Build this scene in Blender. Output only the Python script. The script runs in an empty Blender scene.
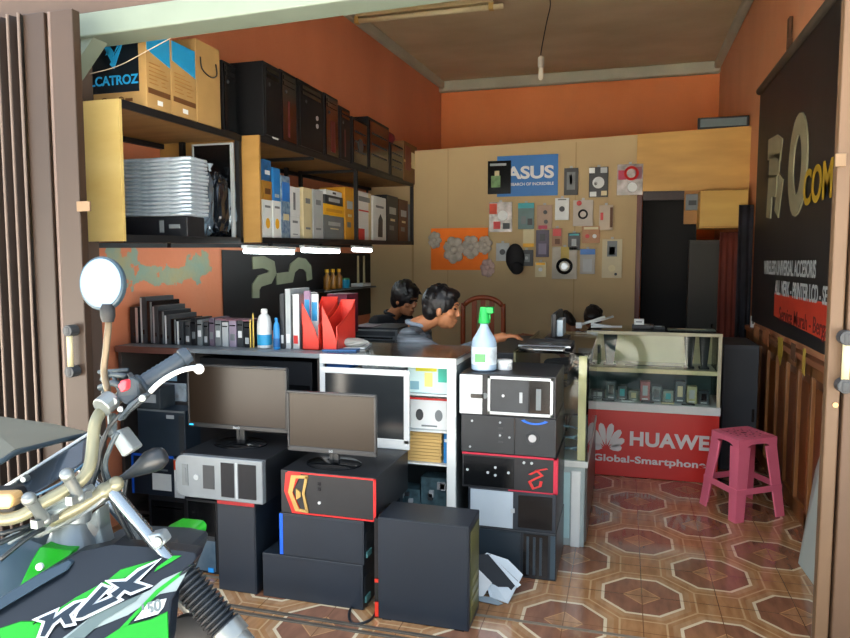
import bpy, bmesh, math, random
from mathutils import Vector, Matrix, Euler
random.seed(7)
PI=math.pi
sc=bpy.context.scene
COL=sc.collection
# ---------------------------------------------------------------- camera
F=690.0; H=1.4; YAW=math.radians(16.112); PITCH=math.radians(4.722)
cd=bpy.data.cameras.new('camera'); cam=bpy.data.objects.new('camera',cd); COL.objects.link(cam)
cam.location=(0,0,H); cam.rotation_euler=(PI/2-PITCH,0,YAW); cd.sensor_width=36; cd.lens=F/850*36; cd.clip_start=.05
sc.camera=cam
FW=Vector((-math.sin(YAW)*math.cos(PITCH),math.cos(YAW)*math.cos(PITCH),-math.sin(PITCH)))
RT=Vector((math.cos(YAW),math.sin(YAW),0)); UP=RT.cross(FW)
O=Vector((0,0,H))
def ray(px,py): return FW+RT*((px-425)/F)-UP*((py-319)/F)
def atY(px,py,Y): d=ray(px,py); return O+d*(Y/d.y)
def atX(px,py,X): d=ray(px,py); return O+d*(X/d.x)
def atZ(px,py,Z): d=ray(px,py); return O+d*((Z-H)/d.z)
def atD(px,py,D): return O+ray(px,py)*D
# ---------------------------------------------------------------- materials
def lin(h):
    if isinstance(h,str):
        h=h.lstrip('#'); c=[int(h[i:i+2],16)/255 for i in (0,2,4)]
    else: c=list(h)
    return tuple((x/12.92 if x<=.04045 else ((x+.055)/1.055)**2.4) for x in c)+(1,)
MC={}
def M(col,rough=.5,metal=0,noise=.12,scale=8,bump=0,spec=.5,coat=0,col2=None,stretch=(1,1,1),emit=None,es=0,trans=0,detail=4):
    key=(col,rough,metal,noise,scale,bump,spec,coat,col2,stretch,emit,es,trans)
    if key in MC: return MC[key]
    m=bpy.data.materials.new('mat_'+str(len(MC))); m.use_nodes=True
    nt=m.node_tree; b=nt.nodes['Principled BSDF']
    tc=nt.nodes.new('ShaderNodeTexCoord'); mp=nt.nodes.new('ShaderNodeMapping'); mp.inputs['Scale'].default_value=stretch
    nt.links.new(tc.outputs['Object'],mp.inputs['Vector'])
    nz=nt.nodes.new('ShaderNodeTexNoise'); nz.inputs['Scale'].default_value=scale; nz.inputs['Detail'].default_value=detail
    nt.links.new(mp.outputs['Vector'],nz.inputs['Vector'])
    c=lin(col); rp=nt.nodes.new('ShaderNodeValToRGB')
    if col2: c2=lin(col2); a=c
    else:
        a=tuple(x*(1-noise) for x in c[:3])+(1,); c2=tuple(min(1,x*(1+noise)) for x in c[:3])+(1,)
    rp.color_ramp.elements[0].color=a; rp.color_ramp.elements[1].color=c2
    rp.color_ramp.elements[0].position=.3; rp.color_ramp.elements[1].position=.7
    nt.links.new(nz.outputs['Fac'],rp.inputs['Fac']); nt.links.new(rp.outputs['Color'],b.inputs['Base Color'])
    b.inputs['Roughness'].default_value=rough; b.inputs['Metallic'].default_value=metal
    b.inputs['Specular IOR Level'].default_value=spec; b.inputs['Coat Weight'].default_value=coat
    if trans: b.inputs['Transmission Weight'].default_value=trans
    if emit: b.inputs['Emission Color'].default_value=lin(emit); b.inputs['Emission Strength'].default_value=es
    if bump:
        bp=nt.nodes.new('ShaderNodeBump'); bp.inputs['Strength'].default_value=bump; bp.inputs['Distance'].default_value=.01
        nt.links.new(nz.outputs['Fac'],bp.inputs['Height']); nt.links.new(bp.outputs['Normal'],b.inputs['Normal'])
    MC[key]=m; return m
def glass_mat(tint,mix=.12,rough=.02):
    m=bpy.data.materials.new('glass_sheet'); m.use_nodes=True; nt=m.node_tree; nt.nodes.clear()
    o=nt.nodes.new('ShaderNodeOutputMaterial'); t=nt.nodes.new('ShaderNodeBsdfTransparent'); t.inputs[0].default_value=tint
    g=nt.nodes.new('ShaderNodeBsdfGlossy'); g.inputs['Roughness'].default_value=rough
    mx=nt.nodes.new('ShaderNodeMixShader'); fr=nt.nodes.new('ShaderNodeFresnel'); fr.inputs[0].default_value=1.5
    ad=nt.nodes.new('ShaderNodeMath'); ad.operation='ADD'; ad.inputs[1].default_value=mix
    nz=nt.nodes.new('ShaderNodeTexNoise'); nz.inputs['Scale'].default_value=6
    ml=nt.nodes.new('ShaderNodeMath'); ml.operation='MULTIPLY_ADD'; ml.inputs[1].default_value=.03; 
    nt.links.new(nz.outputs['Fac'],ml.inputs[0]); fr.inputs[0].default_value=1.3; nt.links.new(fr.outputs[0],ml.inputs[2]); nt.links.new(ml.outputs[0],ad.inputs[0])
    nt.links.new(ad.outputs[0],mx.inputs[0]); nt.links.new(t.outputs[0],mx.inputs[1]); nt.links.new(g.outputs[0],mx.inputs[2]); nt.links.new(mx.outputs[0],o.inputs[0])
    return m
GLASS=glass_mat((.93,.97,.95,1),-.02)
PLAST=glass_mat((.8,.86,.9,1),.25,.15)
BLACK=M('#181b1f',.42,0,.15,20)
BLACKM=M('#1b242d',.42,.0,.15,6)
BLACKG=M('#0d0f11',.15,0,.1,9,spec=.6)
DGREY=M('#34383b',.5,0,.12,14)
GREY=M('#6f7678',.5,0,.1,10)
LGREY=M('#a9b0b2',.45,0,.08,10)
SILVER=M('#b7bcc0',.3,.6,.08,14)
CHROME=M('#d5d8da',.12,1,.05,10)
WHITE=M('#d9dedd',.45,0,.05,7)
RED=M('#c42320',.45,0,.1,8)
BLUE=M('#1c6fc2',.45,0,.1,8)
TEAL=M('#25a0a8',.45,0,.1,8)
YEL=M('#e0a80e',.5,0,.08,8)
CREAM=M('#cfc49a',.5,0,.08,8)
KRAFT=M('#a5834f',.75,0,.14,5,bump=.05)
BROWN=M('#5d3a22',.6,0,.2,6)
PINKR=M('#b0304e',.5,0,.1,8)
GREEN=M('#28b22c',.35,0,.05,8)
SCREEN=M('#241c15',.22,0,.08,3,spec=.3)  # brown tint: warm street reflection put into the screen colour
PAPER=M('#d8dcda',.7,0,.04,12)
PLY=M('#c9a04c',.5,0,0,3,col2='#b98b3a',stretch=(1,1,6),bump=.02)
ORW=M('#ff7d14',.7,0,.1,6)
# ---------------------------------------------------------------- mesh builder
class B:
    def __init__(s): s.v=[]; s.f=[]
    def add(s,vs,fs):
        n=len(s.v); s.v+= [tuple(v) for v in vs]; s.f+=[tuple(n+i for i in f) for f in fs]; return s
    def box(s,x0,y0,z0,x1,y1,z1,mat=None):
        vs=[Vector((x,y,z)) for z in(z0,z1) for y in(y0,y1) for x in(x0,x1)]
        if mat: vs=[mat@v for v in vs]
        return s.add(vs,[(0,2,3,1),(4,5,7,6),(0,1,5,4),(2,6,7,3),(0,4,6,2),(1,3,7,5)])
    def prism(s,pts,vec):
        pts=[Vector(p) for p in pts]; vec=Vector(vec); n=len(pts)
        nr=Vector((0,0,0))
        for i in range(n): nr+=pts[i].cross(pts[(i+1)%n])
        if nr.dot(vec)>0: pts=pts[::-1]
        return s.add(pts+[p+vec for p in pts],[tuple(range(n)),tuple(range(2*n-1,n-1,-1))]+[(i,i+n,(i+1)%n+n,(i+1)%n) for i in range(n)])
    def frame(s,d):
        d=Vector(d).normalized(); a=Vector((0,0,1)) if abs(d.z)<.9 else Vector((1,0,0))
        x=d.cross(a).normalized(); return x,x.cross(d).normalized()
    def cyl(s,a,b,r,r2=None,n=16):
        a=Vector(a);b=Vector(b); r2=r if r2 is None else r2; x,y=s.frame(b-a)
        c=[(math.cos(2*PI*i/n),math.sin(2*PI*i/n)) for i in range(n)]
        vs=[a+(x*p+y*q)*r for p,q in c]+[b+(x*p+y*q)*r2 for p,q in c]
        return s.add(vs,[tuple(range(n)),tuple(range(2*n-1,n-1,-1))]+[(i,i+n,(i+1)%n+n,(i+1)%n) for i in range(n)])
    def tube(s,path,r,n=10,closed=False,sub=0):
        P=[Vector(p) for p in path]
        if sub: P=smooth(P,sub,closed)
        m=len(P); rs=r if isinstance(r,(list,tuple)) else [r]*m
        if len(rs)!=m: rs=[rs[min(len(rs)-1,int(i*len(rs)/m))] for i in range(m)]
        vs=[];px=None
        for i,p in enumerate(P):
            if closed: t=P[(i+1)%m]-P[i-1]
            else: t=P[min(m-1,i+1)]-P[max(0,i-1)]
            t.normalize()
            if px is None: px,_=s.frame(t)
            x=(px-t*px.dot(t)).normalized(); y=t.cross(x); px=x
            vs+=[p+(x*math.cos(2*PI*k/n)+y*math.sin(2*PI*k/n))*rs[i] for k in range(n)]
        fs=[]
        for i in range(m if closed else m-1):
            j=(i+1)%m
            fs+=[(i*n+k,i*n+(k+1)%n,j*n+(k+1)%n,j*n+k) for k in range(n)]
        if not closed: fs+=[tuple(range(n-1,-1,-1)),tuple((m-1)*n+k for k in range(n))]
        return s.add(vs,fs)
    def sph(s,c,r,n=16,m=10,mat=None,jit=0):
        c=Vector(c); r=(r,r,r) if not isinstance(r,(tuple,list)) else r
        vs=[Vector((0,0,-r[2]))]
        for i in range(1,m):
            t=-PI/2+PI*i/m
            for k in range(n):
                a=2*PI*k/n; vs.append(Vector((r[0]*math.cos(t)*math.cos(a),r[1]*math.cos(t)*math.sin(a),r[2]*math.sin(t)))*(1+random.uniform(-jit,jit)))
        vs.append(Vector((0,0,r[2])))
        if mat: vs=[mat@v for v in vs]
        vs=[v+c for v in vs]
        fs=[(0,1+(k+1)%n,1+k) for k in range(n)]
        for i in range(m-2):
            for k in range(n):
                a=1+i*n; b=a+n; fs.append((a+k,a+(k+1)%n,b+(k+1)%n,b+k))
        l=1+(m-2)*n; fs+=[(l+k,l+(k+1)%n,len(vs)-1) for k in range(n)]
        return s.add(vs,fs)
    def lathe(s,prof,c=(0,0,0),n=20,axis=None):
        c=Vector(c); R=axis or Matrix.Identity(3); vs=[];m=len(prof)
        for r,z in prof:
            for k in range(n):
                a=2*PI*k/n; vs.append(R@Vector((r*math.cos(a),r*math.sin(a),z))+c)
        fs=[(i*n+k,i*n+(k+1)%n,(i+1)*n+(k+1)%n,(i+1)*n+k) for i in range(m-1) for k in range(n)]
        fs+=[tuple(range(n-1,-1,-1)),tuple((m-1)*n+k for k in range(n))]
        return s.add(vs,fs)
def smooth(P,sub,closed=False):
    m=len(P);out=[]
    rng=range(m if closed else m-1)
    for i in rng:
        p1=P[i];p2=P[(i+1)%m]
        p0=P[i-1] if (i>0 or closed) else p1*2-p2
        p3=P[(i+2)%m] if (i+2<m or closed) else p2*2-p1
        for k in range(sub):
            t=k/sub
            out.append(.5*((2*p1)+(p2-p0)*t+(2*p0-5*p1+4*p2-p3)*t*t+(3*p1-p0-3*p2+p3)*t**3))
    if not closed: out.append(P[-1])
    return out
def mesh_obj(name,b,mat,parent=None,bev=0,smoothf=False,label=None,loc=None,rz=0,seg=2):
    me=bpy.data.meshes.new(name); me.from_pydata(b.v,[],b.f)
    bm=bmesh.new(); bm.from_mesh(me); bmesh.ops.recalc_face_normals(bm,faces=bm.faces[:]); bm.to_mesh(me); bm.free()
    me.update()
    if mat: me.materials.append(mat)
    o=bpy.data.objects.new(name,me); COL.objects.link(o)
    if parent: o.parent=parent
    if loc is not None: o.location=loc
    o.rotation_euler=(0,0,rz)
    if smoothf:
        for p in me.polygons: p.use_smooth=True
        if smoothf!=True:
            try: me.set_sharp_from_angle(angle=math.radians(smoothf))
            except Exception: pass
    if bev:
        md=o.modifiers.new('bevel','BEVEL'); md.width=bev; md.segments=seg; md.limit_method='ANGLE'; md.angle_limit=math.radians(40)
    if label: o['label']=label
    return o
def tag(o,label,cat,group=None,kind=None):
    o['label']=label; o['category']=cat
    if group: o['group']=group
    if kind: o['kind']=kind
    return o
def empty(name,loc,label=None,cat=None,group=None,rz=0):
    o=bpy.data.objects.new(name,None); COL.objects.link(o); o.location=loc; o.rotation_euler=(0,0,rz); o.empty_display_size=.05
    if label: tag(o,label,cat,group)
    return o
def struct(name,b,mat,parent=None,bev=0,loc=None):
    o=mesh_obj(name,b,mat,parent,bev,loc=loc)
    if not parent: o['kind']='structure'
    return o
# ---- box things with features on their faces
SZ={}; TOPZ={}
def tbox(name,label,cat,x0,y0,z0,x1,y1,z1,mat,group=None,bev=.003,rz=0):
    w,d,h=x1-x0,y1-y0,z1-z0
    b=B().box(-w/2,-d/2,0,w/2,d/2,h)
    bev=min(bev,w*.2,d*.2,h*.2)
    o=mesh_obj(name,b,mat,None,bev,loc=((x0+x1)/2,(y0+y1)/2,z0),rz=rz)
    tag(o,label,cat,group); SZ[o.name]=(w,d,h); TOPZ[o.name]=z1
    return o
def fbox(name,label,cat,x0,y0,x1,y1,Y,d,mat,sit=None,group=None,bev=.003,rz=0):
    """box whose front face (towards -Y) spans this part of the photo at depth Y"""
    ym=(y0+y1)/2; xm=(x0+x1)/2
    X0=atY(x0,ym,Y).x; X1=atY(x1,ym,Y).x; Z1=atY(xm,y0,Y).z
    Z0=atY(xm,y1,Y).z if sit is None else sit
    return tbox(name,label,cat,X0,Y,Z0,X1,Y+d,max(Z1,Z0+.004),mat,group,bev,rz)
def wbox(name,label,cat,x0,x1,y0,y1,X,d,mat,sit=None,group=None,bev=.003):
    """box whose right face (towards +X) lies on plane X"""
    ym=y0; xm=(x0+x1)/2
    Y0=atX(x0,ym,X).y; Y1=atX(x1,ym,X).y; Z1=atX(xm,y0,X).z
    Z0=atX(xm,y1,X).z if sit is None else (sit(min(Y0,Y1)) if callable(sit) else sit)
    return tbox(name,label,cat,X-d,Y0,Z0,X,Y1-.002,Z1,mat,group,bev)
def face(o,f):
    w,d,h=SZ[o.name]
    return {'F':(Vector((-w/2,-d/2,0)),Vector((1,0,0)),Vector((0,0,1)),Vector((0,-1,0)),w,h),
            'R':(Vector((w/2,-d/2,0)),Vector((0,1,0)),Vector((0,0,1)),Vector((1,0,0)),d,h),
            'L':(Vector((-w/2,d/2,0)),Vector((0,-1,0)),Vector((0,0,1)),Vector((-1,0,0)),d,h),
            'B':(Vector((w/2,d/2,0)),Vector((-1,0,0)),Vector((0,0,1)),Vector((0,1,0)),w,h),
            'T':(Vector((-w/2,-d/2,h)),Vector((1,0,0)),Vector((0,1,0)),Vector((0,0,1)),w,d)}[f]
def ft(o,f,name,mat,u0,v0,u1,v1,p=.002,label=None,parent=None):
    og,a,b,n,W,Hh=face(o,f)
    q=[og+a*(u*W)+b*(v*Hh) for u,v in((u0,v0),(u1,v0),(u1,v1),(u0,v1))]
    q=[x-n*.001 for x in q]
    return mesh_obj(name,B().prism(q,n*(p+.001)),mat,parent or o,0,label=label)
def fp(o,f,name,mat,uv,p=.002,label=None):
    og,a,b,n,W,Hh=face(o,f)
    bb=B()
    polys=uv if isinstance(uv[0][0],(tuple,list)) else [uv]
    for P in polys: bb.prism([og+a*(u*W)+b*(v*Hh)-n*.001 for u,v in P],n*(p+.001))
    return mesh_obj(name,bb,mat,o,0,label=label)
def fd(o,f,name,mat,u,v,r,p=.003,ring=None,label=None,el=1):
    og,a,b,n,W,Hh=face(o,f); c=og+a*(u*W)+b*(v*Hh)
    if ring:
        bb=B().tube([c+a*math.cos(t*PI/12)*r*el+b*math.sin(t*PI/12)*r for t in range(24)],ring,6,closed=True)
    else: bb=B().prism([c+a*math.cos(t*PI/10)*r*el+b*math.sin(t*PI/10)*r-n*.001 for t in range(20)],n*(p+.001))
    return mesh_obj(name,bb,mat,o,0,label=label)
def text(name,s,mat,parent,mtx,size,off=0,ext=.0008,sx=1,shear=0,spacing=1,align='CENTER'):
    c=bpy.data.curves.new(name,'FONT'); c.body=s; c.size=size; c.extrude=ext; c.offset=off; c.shear=shear; c.space_character=spacing
    c.align_x=align; c.align_y='CENTER'; c.materials.append(mat)
    o=bpy.data.objects.new(name,c); COL.objects.link(o)
    if parent: o.parent=parent
    dg=bpy.context.evaluated_depsgraph_get(); me=bpy.data.meshes.new_from_object(o.evaluated_get(dg))
    bpy.data.objects.remove(o); bpy.data.curves.remove(c)
    o=bpy.data.objects.new(name,me); COL.objects.link(o)
    if parent: o.parent=parent
    o.matrix_local=mtx@Matrix.Diagonal((sx,1,1,1)); return o
def ftx(o,f,s,mat,u,v,size,off=0,sx=1,p=.003,shear=0,name='lettering',spacing=1,rot=0):
    og,a,b,n,W,Hh=face(o,f); c=og+a*(u*W)+b*(v*Hh)+n*p
    m=Matrix((a,b,n)).transposed().to_4x4(); m.translation=c
    if rot: m=m@Matrix.Rotation(rot,4,'Z')
    return text(name,s,mat,o,m,size,off,.0006,sx,shear,spacing)
# ================================================================ room
WL,WR,YB,CZ,YP=-2.4,.97,8.5,3.62,6.3
WX=lambda Y:-2.6+.06*(Y-2.6)
def atW(px,py,o=0): d=ray(px,py); return O+d*((-2.756+o)/(d.x-.06*d.y))
def wallmat(base,dark,stain,patch=None,pcol='#8ba596'):
    m=bpy.data.materials.new('painted_wall'); m.use_nodes=True; nt=m.node_tree; b=nt.nodes['Principled BSDF']; L=nt.links
    g=nt.nodes.new('ShaderNodeNewGeometry')
    def noise(s,d=5,st=(1,1,1)):
        mp=nt.nodes.new('ShaderNodeMapping'); mp.inputs['Scale'].default_value=st; L.new(g.outputs['Position'],mp.inputs[0])
        n=nt.nodes.new('ShaderNodeTexNoise'); n.inputs['Scale'].default_value=s; n.inputs['Detail'].default_value=d; L.new(mp.outputs[0],n.inputs['Vector']); return n.outputs['Fac']
    def ramp(f,p0,p1,c0,c1):
        r=nt.nodes.new('ShaderNodeValToRGB'); r.color_ramp.elements[0].position=p0; r.color_ramp.elements[1].position=p1
        r.color_ramp.elements[0].color=lin(c0); r.color_ramp.elements[1].color=lin(c1); L.new(f,r.inputs[0]); return r.outputs[0]
    c=ramp(noise(1.3,5,(1,1,.5)),.35,.7,base,dark)
    mx=nt.nodes.new('ShaderNodeMixRGB'); L.new(ramp(noise(2.2,8),.58,.72,'#000000','#808080'),mx.inputs[0]); L.new(c,mx.inputs[1]); mx.inputs[2].default_value=lin(stain)
    out=mx.outputs[0]
    if patch:
        for (py,pz,ry,rz) in patch:
            sp=nt.nodes.new('ShaderNodeSeparateXYZ'); L.new(g.outputs['Position'],sp.inputs[0])
            def mt(op,a,bb):
                n=nt.nodes.new('ShaderNodeMath'); n.operation=op
                for i,x in enumerate((a,bb)):
                    if isinstance(x,(int,float)): n.inputs[i].default_value=x
                    else: L.new(x,n.inputs[i])
                return n.outputs[0]
            dy=mt('DIVIDE',mt('SUBTRACT',sp.outputs[1],py),ry); dz=mt('DIVIDE',mt('SUBTRACT',sp.outputs[2],pz),rz)
            d=mt('ADD',mt('MULTIPLY',dy,dy),mt('MULTIPLY',dz,dz))
            nn=mt('ADD',d,mt('MULTIPLY',mt('SUBTRACT',noise(14,8),.5),4.5))
            mk=mt('LESS_THAN',nn,.8)
            pc=ramp(noise(7,4),.35,.65,pcol,'#a9a47c')
            m2=nt.nodes.new('ShaderNodeMixRGB'); L.new(mk,m2.inputs[0]); L.new(out,m2.inputs[1]); L.new(pc,m2.inputs[2]); out=m2.outputs[0]
    L.new(out,b.inputs['Base Color']); b.inputs['Roughness'].default_value=.6
    bp=nt.nodes.new('ShaderNodeBump'); bp.inputs['Strength'].default_value=.15; bp.inputs['Distance'].default_value=.01; L.new(noise(30,3),bp.inputs['Height']); L.new(bp.outputs[0],b.inputs['Normal'])
    return m
pa=atW(160,266)
WALLO=wallmat('#de8a62','#d07a54','#c08468',[(pa.y+.08,pa.z-.05,.36,.06),(pa.y-.3,pa.z-.0,.16,.11),(pa.y+.34,pa.z-.0,.14,.1)])
WALLO2=wallmat('#ee8e50','#e07e42','#cc8458')
WALLR=wallmat('#dc9a70','#c8875c','#b49674')
BEIGE=M('#c0a87c',.75,0,.08,1.4,bump=.05,col2='#b39c74')
CEIL=M('#dccdaa',.85,0,0,1.5,col2='#bfad88',stretch=(.6,1,1),detail=8)
GREENW=M('#6b776a',.6,0,.06,6)
FACADE=M('#53443a',.6,0,.1,4)
def floor_mat():
    m=bpy.data.materials.new('octagon_tiles'); m.use_nodes=True; nt=m.node_tree; b=nt.nodes['Principled BSDF']; L=nt.links
    g=nt.nodes.new('ShaderNodeNewGeometry'); sp=nt.nodes.new('ShaderNodeSeparateXYZ'); L.new(g.outputs['Position'],sp.inputs[0])
    def mt(op,a,bb=0,cc=None):
        n=nt.nodes.new('ShaderNodeMath'); n.operation=op
        for i,x in enumerate((a,bb) if cc is None else (a,bb,cc)):
            if isinstance(x,(int,float)): n.inputs[i].default_value=x
            else: L.new(x,n.inputs[i])
        return n.outputs[0]
    def cell(ax,off,per):  # signed distance to nearest centre
        f=mt('DIVIDE',mt('SUBTRACT',ax,off),per); return mt('ABSOLUTE',mt('MULTIPLY',mt('SUBTRACT',mt('FRACT',mt('ADD',f,100.5)),.5),per))
    def octd(ox,oy,per=.6):
        x=cell(sp.outputs[0],ox,per); y=cell(sp.outputs[1],oy,per)
        return mt('MAXIMUM',mt('MAXIMUM',x,y),mt('MULTIPLY',mt('ADD',x,y),.7071)),mt('ADD',x,y),mt('MINIMUM',x,y)
    a,sa,ma=octd(.10,2.94); c,s2,mc=octd(.40,3.24)
    sel=mt('LESS_THAN',a,c); o=mt('MINIMUM',a,c); s=mt('MINIMUM',sa,s2)
    n1=nt.nodes.new('ShaderNodeTexNoise'); n1.inputs['Scale'].default_value=7; n1.inputs['Detail'].default_value=6
    mp=nt.nodes.new('ShaderNodeMapping'); mp.inputs['Scale'].default_value=(4,1,1); L.new(g.outputs['Position'],mp.inputs[0]); L.new(mp.outputs[0],n1.inputs['Vector'])
    def ramp(c0,c1):
        r=nt.nodes.new('ShaderNodeValToRGB'); r.color_ramp.elements[0].position=.35; r.color_ramp.elements[1].position=.65
        r.color_ramp.elements[0].color=lin(c0); r.color_ramp.elements[1].color=lin(c1); L.new(n1.outputs[0],r.inputs[0]); return r.outputs[0]
    def mix(f,c0,c1):
        n=nt.nodes.new('ShaderNodeMixRGB'); L.new(f,n.inputs[0])
        for i,x in ((1,c0),(2,c1)):
            if isinstance(x,tuple): n.inputs[i].default_value=x
            else: L.new(x,n.inputs[i])
        return n.outputs[0]
    outer=ramp('#ab8862','#94714e'); inner=ramp('#8a6048','#74503c'); star=ramp('#a07a58','#8a6546'); cream=lin('#cfc0a0')
    # alternating small squares between the octagons
    sq=mt('LESS_THAN',mt('MODULO',mt('ADD',o,.0),.07),.035)
    band=mt('GREATER_THAN',o,.19)
    col=mix(band,outer,ramp('#a57c54','#8e6640'))
    gx=cell(sp.outputs[0],.10+.15,.3); gy=cell(sp.outputs[1],2.94+.15,.3)
    x6=cell(sp.outputs[0],.10,.3); y6=cell(sp.outputs[1],2.94,.3)
    dl=mt('ABSOLUTE',mt('SUBTRACT',o,.212)); col=mix(mt('LESS_THAN',dl,.004),col,lin('#b4956c'))
    ins=mt('LESS_THAN',o,.155); col=mix(ins,col,inner)
    xs=mt('LESS_THAN',mt('MINIMUM',ma,mc),.012)
    col=mix(mt('MULTIPLY',ins,mt('LESS_THAN',s,.075)),col,star)
    rin=mt('MULTIPLY',ins,mt('LESS_THAN',mt('ABSOLUTE',mt('SUBTRACT',s,.075)),.003)); col=mix(rin,col,lin('#b98c5e'))
    ring=mt('LESS_THAN',mt('ABSOLUTE',mt('SUBTRACT',o,.158)),.0065); col=mix(ring,col,cream)
    gr=mt('LESS_THAN',mt('MINIMUM',cell(sp.outputs[0],.10,.3),cell(sp.outputs[1],2.94,.3)),.0018); col=mix(gr,col,lin('#6a4a30'))
    L.new(col,b.inputs['Base Color']); b.inputs['Roughness'].default_value=.13; b.inputs['Specular IOR Level'].default_value=.8; b.inputs['Coat Weight'].default_value=.5; b.inputs['Coat Roughness'].default_value=.06
    return m
FLOORM=floor_mat()
struct('floor',B().box(WL-.4,2.0,-.1,WR+.1,YB+.1,0),FLOORM)
struct('floor',B().box(WL-1.5,-.6,-.1,WR+1.2,1.995,-.02),FLOORM)
struct('ground',B().box(-16,-22,-.3,16,14,-.12),M('#c2bdb2',.9,0,.1,3,bump=.2))
struct('ceiling',B().box(WL-.4,2.5,CZ,WR+.1,YB+.1,CZ+.12),CEIL)
struct('wall_left',B().prism([(WX(2.6),2.6,0),(WX(YB+.1),YB+.1,0),(WX(YB+.1)-.12,YB+.1,0),(WX(2.6)-.12,2.6,0)],(0,0,CZ)),WALLO)
struct('wall_right',B().box(WR,2.5,0,WR+.12,YB+.1,CZ),WALLR)
struct('wall_back',B().box(WL-.1,YB,0,WR,YB+.12,CZ),WALLO2)
# cornices
for n,q in (('trim_1',(WL,YB-.09,CZ-.13,WR,YB,CZ)),('trim_3',(WR-.07,2.65,CZ-.09,WR,YB,CZ))):
    struct(n,B().box(*q),M('#b8b8a4',.7,0,.1,3),bev=.02)
struct('trim_2',B().prism([(WX(2.65),2.65,CZ-.09),(WX(YB),YB,CZ-.09),(WX(YB)+.07,YB,CZ-.09),(WX(2.65)+.07,2.65,CZ-.09)],(0,0,.09)),M('#b8b8a4',.7,0,.1,3),bev=.02)
# facade around the opening
struct('wall_front',B().box(-5,2.45,2.6,4,2.62,3.9).box(-5,2.45,-.1,-2.3,2.62,2.6).box(WR,2.45,-.1,4,2.62,2.6),FACADE)
struct('trim_4',B().box(-3.2,2.37,2.385,2.2,2.62,2.62),M('#4d3c30',.6,0,.1,5))
struct('trim_5',B().prism([(-2.3,2.36,2.296),(WR,2.36,2.372),(WR,2.36,2.45),(-2.3,2.36,2.39)],(0,.14,0)),GREENW,bev=.006)
c=atY(96,44,2.38)
struct('trim_6',B().prism([(-2.25,2.38,2.31),(-2.07,2.38,2.31),(-2.25,2.38,2.12)],(0,.08,0)),GREENW)
# rails in the floor
RAIL=M('#5c564c',.5,.4,.15,9)
struct('trim_7',B().box(-3.2,2.335,-.005,WR,2.352,.006).box(-3.2,2.375,-.005,WR,2.392,.006),RAIL,bev=.002)
struct('trim_8',B().box(-2.2,2.585,-.004,WR,2.6,.003),M('#7d7464',.5,.2,.1,9))
# partition
ZTP=lambda X: 2.44+.025*(X+1.9)
XD0=atY(637,200,YP).x; XD1=atY(690,220,YP).x
struct('wall_partition',B().prism([(WL,YP,0),(XD0,YP,0),(XD0,YP,ZTP(XD0)),(WL,YP,ZTP(WL))],(0,.06,0)),BEIGE)
struct('trim_9',B().box(-1.95,YP-.003,.9,-1.93,YP+.01,2.43).box(-1.6,YP-.003,.9,-1.594,YP+.01,2.44).box(-.44,YP-.004,.9,-.43,YP+.01,2.45),M('#a58d60',.7,0,.1,4))
zb=atY(695,190,YP).z
struct('trim_10',B().prism([(XD0-.01,YP-.02,zb),(WR,YP-.02,zb-.01),(WR,YP-.02,ZTP(WR)),(XD0-.01,YP-.02,ZTP(XD0))],(0,.05,0)),M('#cfa052',.5,0,0,1.6,col2='#b48a44',stretch=(1,1,5),detail=6))
# doorway, near-black panel painted to stand for the unlit room behind
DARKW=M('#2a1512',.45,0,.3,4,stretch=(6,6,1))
struct('doorway_shade',B().box(XD0+.06,YP+.5,0,XD1+.1,YP+.54,zb+.1),M('#070505',.7,0,.3,4))
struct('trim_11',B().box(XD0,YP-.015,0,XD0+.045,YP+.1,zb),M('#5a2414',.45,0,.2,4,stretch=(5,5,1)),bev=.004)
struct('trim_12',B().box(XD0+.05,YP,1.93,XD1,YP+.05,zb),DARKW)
# wainscot on the right wall
WOOD=M('#6e3c1e',.35,0,0,3,col2='#4a2614',stretch=(5,5,1),bump=.05,coat=.2)
WOODL=M('#94602f',.4,0,0,3,col2='#6b3f1f',stretch=(4,4,1),coat=.2)
YW0,YW1=2.75,6.2
ztop=.87
struct('wall_right_panelling',B().box(WR-.015,YW0,0,WR+.01,YW1,ztop),WOOD)
b=B()
y=YW0
while y<YW1-.1:
    b.box(WR-.035,y,.0,WR-.01,y+.045,ztop); y+=.29
b.box(WR-.035,YW0,ztop-.06,WR-.01,YW1,ztop); b.box(WR-.035,YW0,0,WR-.01,YW1,.09)
struct('trim_13',b,WOODL,bev=.004)
b=B(); y=YW0+.085
while y<YW1-.3:
    b.box(WR-.026,y,.14,WR-.012,y+.165,ztop-.11); y+=.29
struct('trim_14',b,M('#6b3a18',.35,0,0,3,col2='#7f451c',stretch=(5,5,1),coat=.2),bev=.008)
struct('trim_15',B().box(WR-.05,YW0,ztop,WR,YW1,ztop+.035),M('#8a5638',.5,0,.1,5),bev=.006)
# ---------------------------------------------------------------- sky and light
w=bpy.data.worlds.new('world'); sc.world=w; w.use_nodes=True; nt=w.node_tree
bg=nt.nodes['Background']; sk=nt.nodes.new('ShaderNodeTexSky'); sk.sky_type='NISHITA'; sk.sun_disc=False; sk.sun_elevation=math.radians(50); sk.sun_rotation=math.radians(200)
sk.air_density=1.2; sk.dust_density=2.5
mxr=nt.nodes.new('ShaderNodeMixRGB'); mxr.inputs[0].default_value=.55; mxr.inputs[2].default_value=(4.9,5.7,6.6,1)
nt.links.new(sk.outputs[0],mxr.inputs[1]); nt.links.new(mxr.outputs[0],bg.inputs['Color']); bg.inputs['Strength'].default_value=.15
sd=bpy.data.lights.new('sun','SUN'); sd.energy=30; sd.angle=math.radians(.6); sd.color=(1,.97,.93); so_=bpy.data.objects.new('sun',sd); COL.objects.link(so_); so_.rotation_euler=(math.radians(-32),0,math.radians(12))
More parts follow.
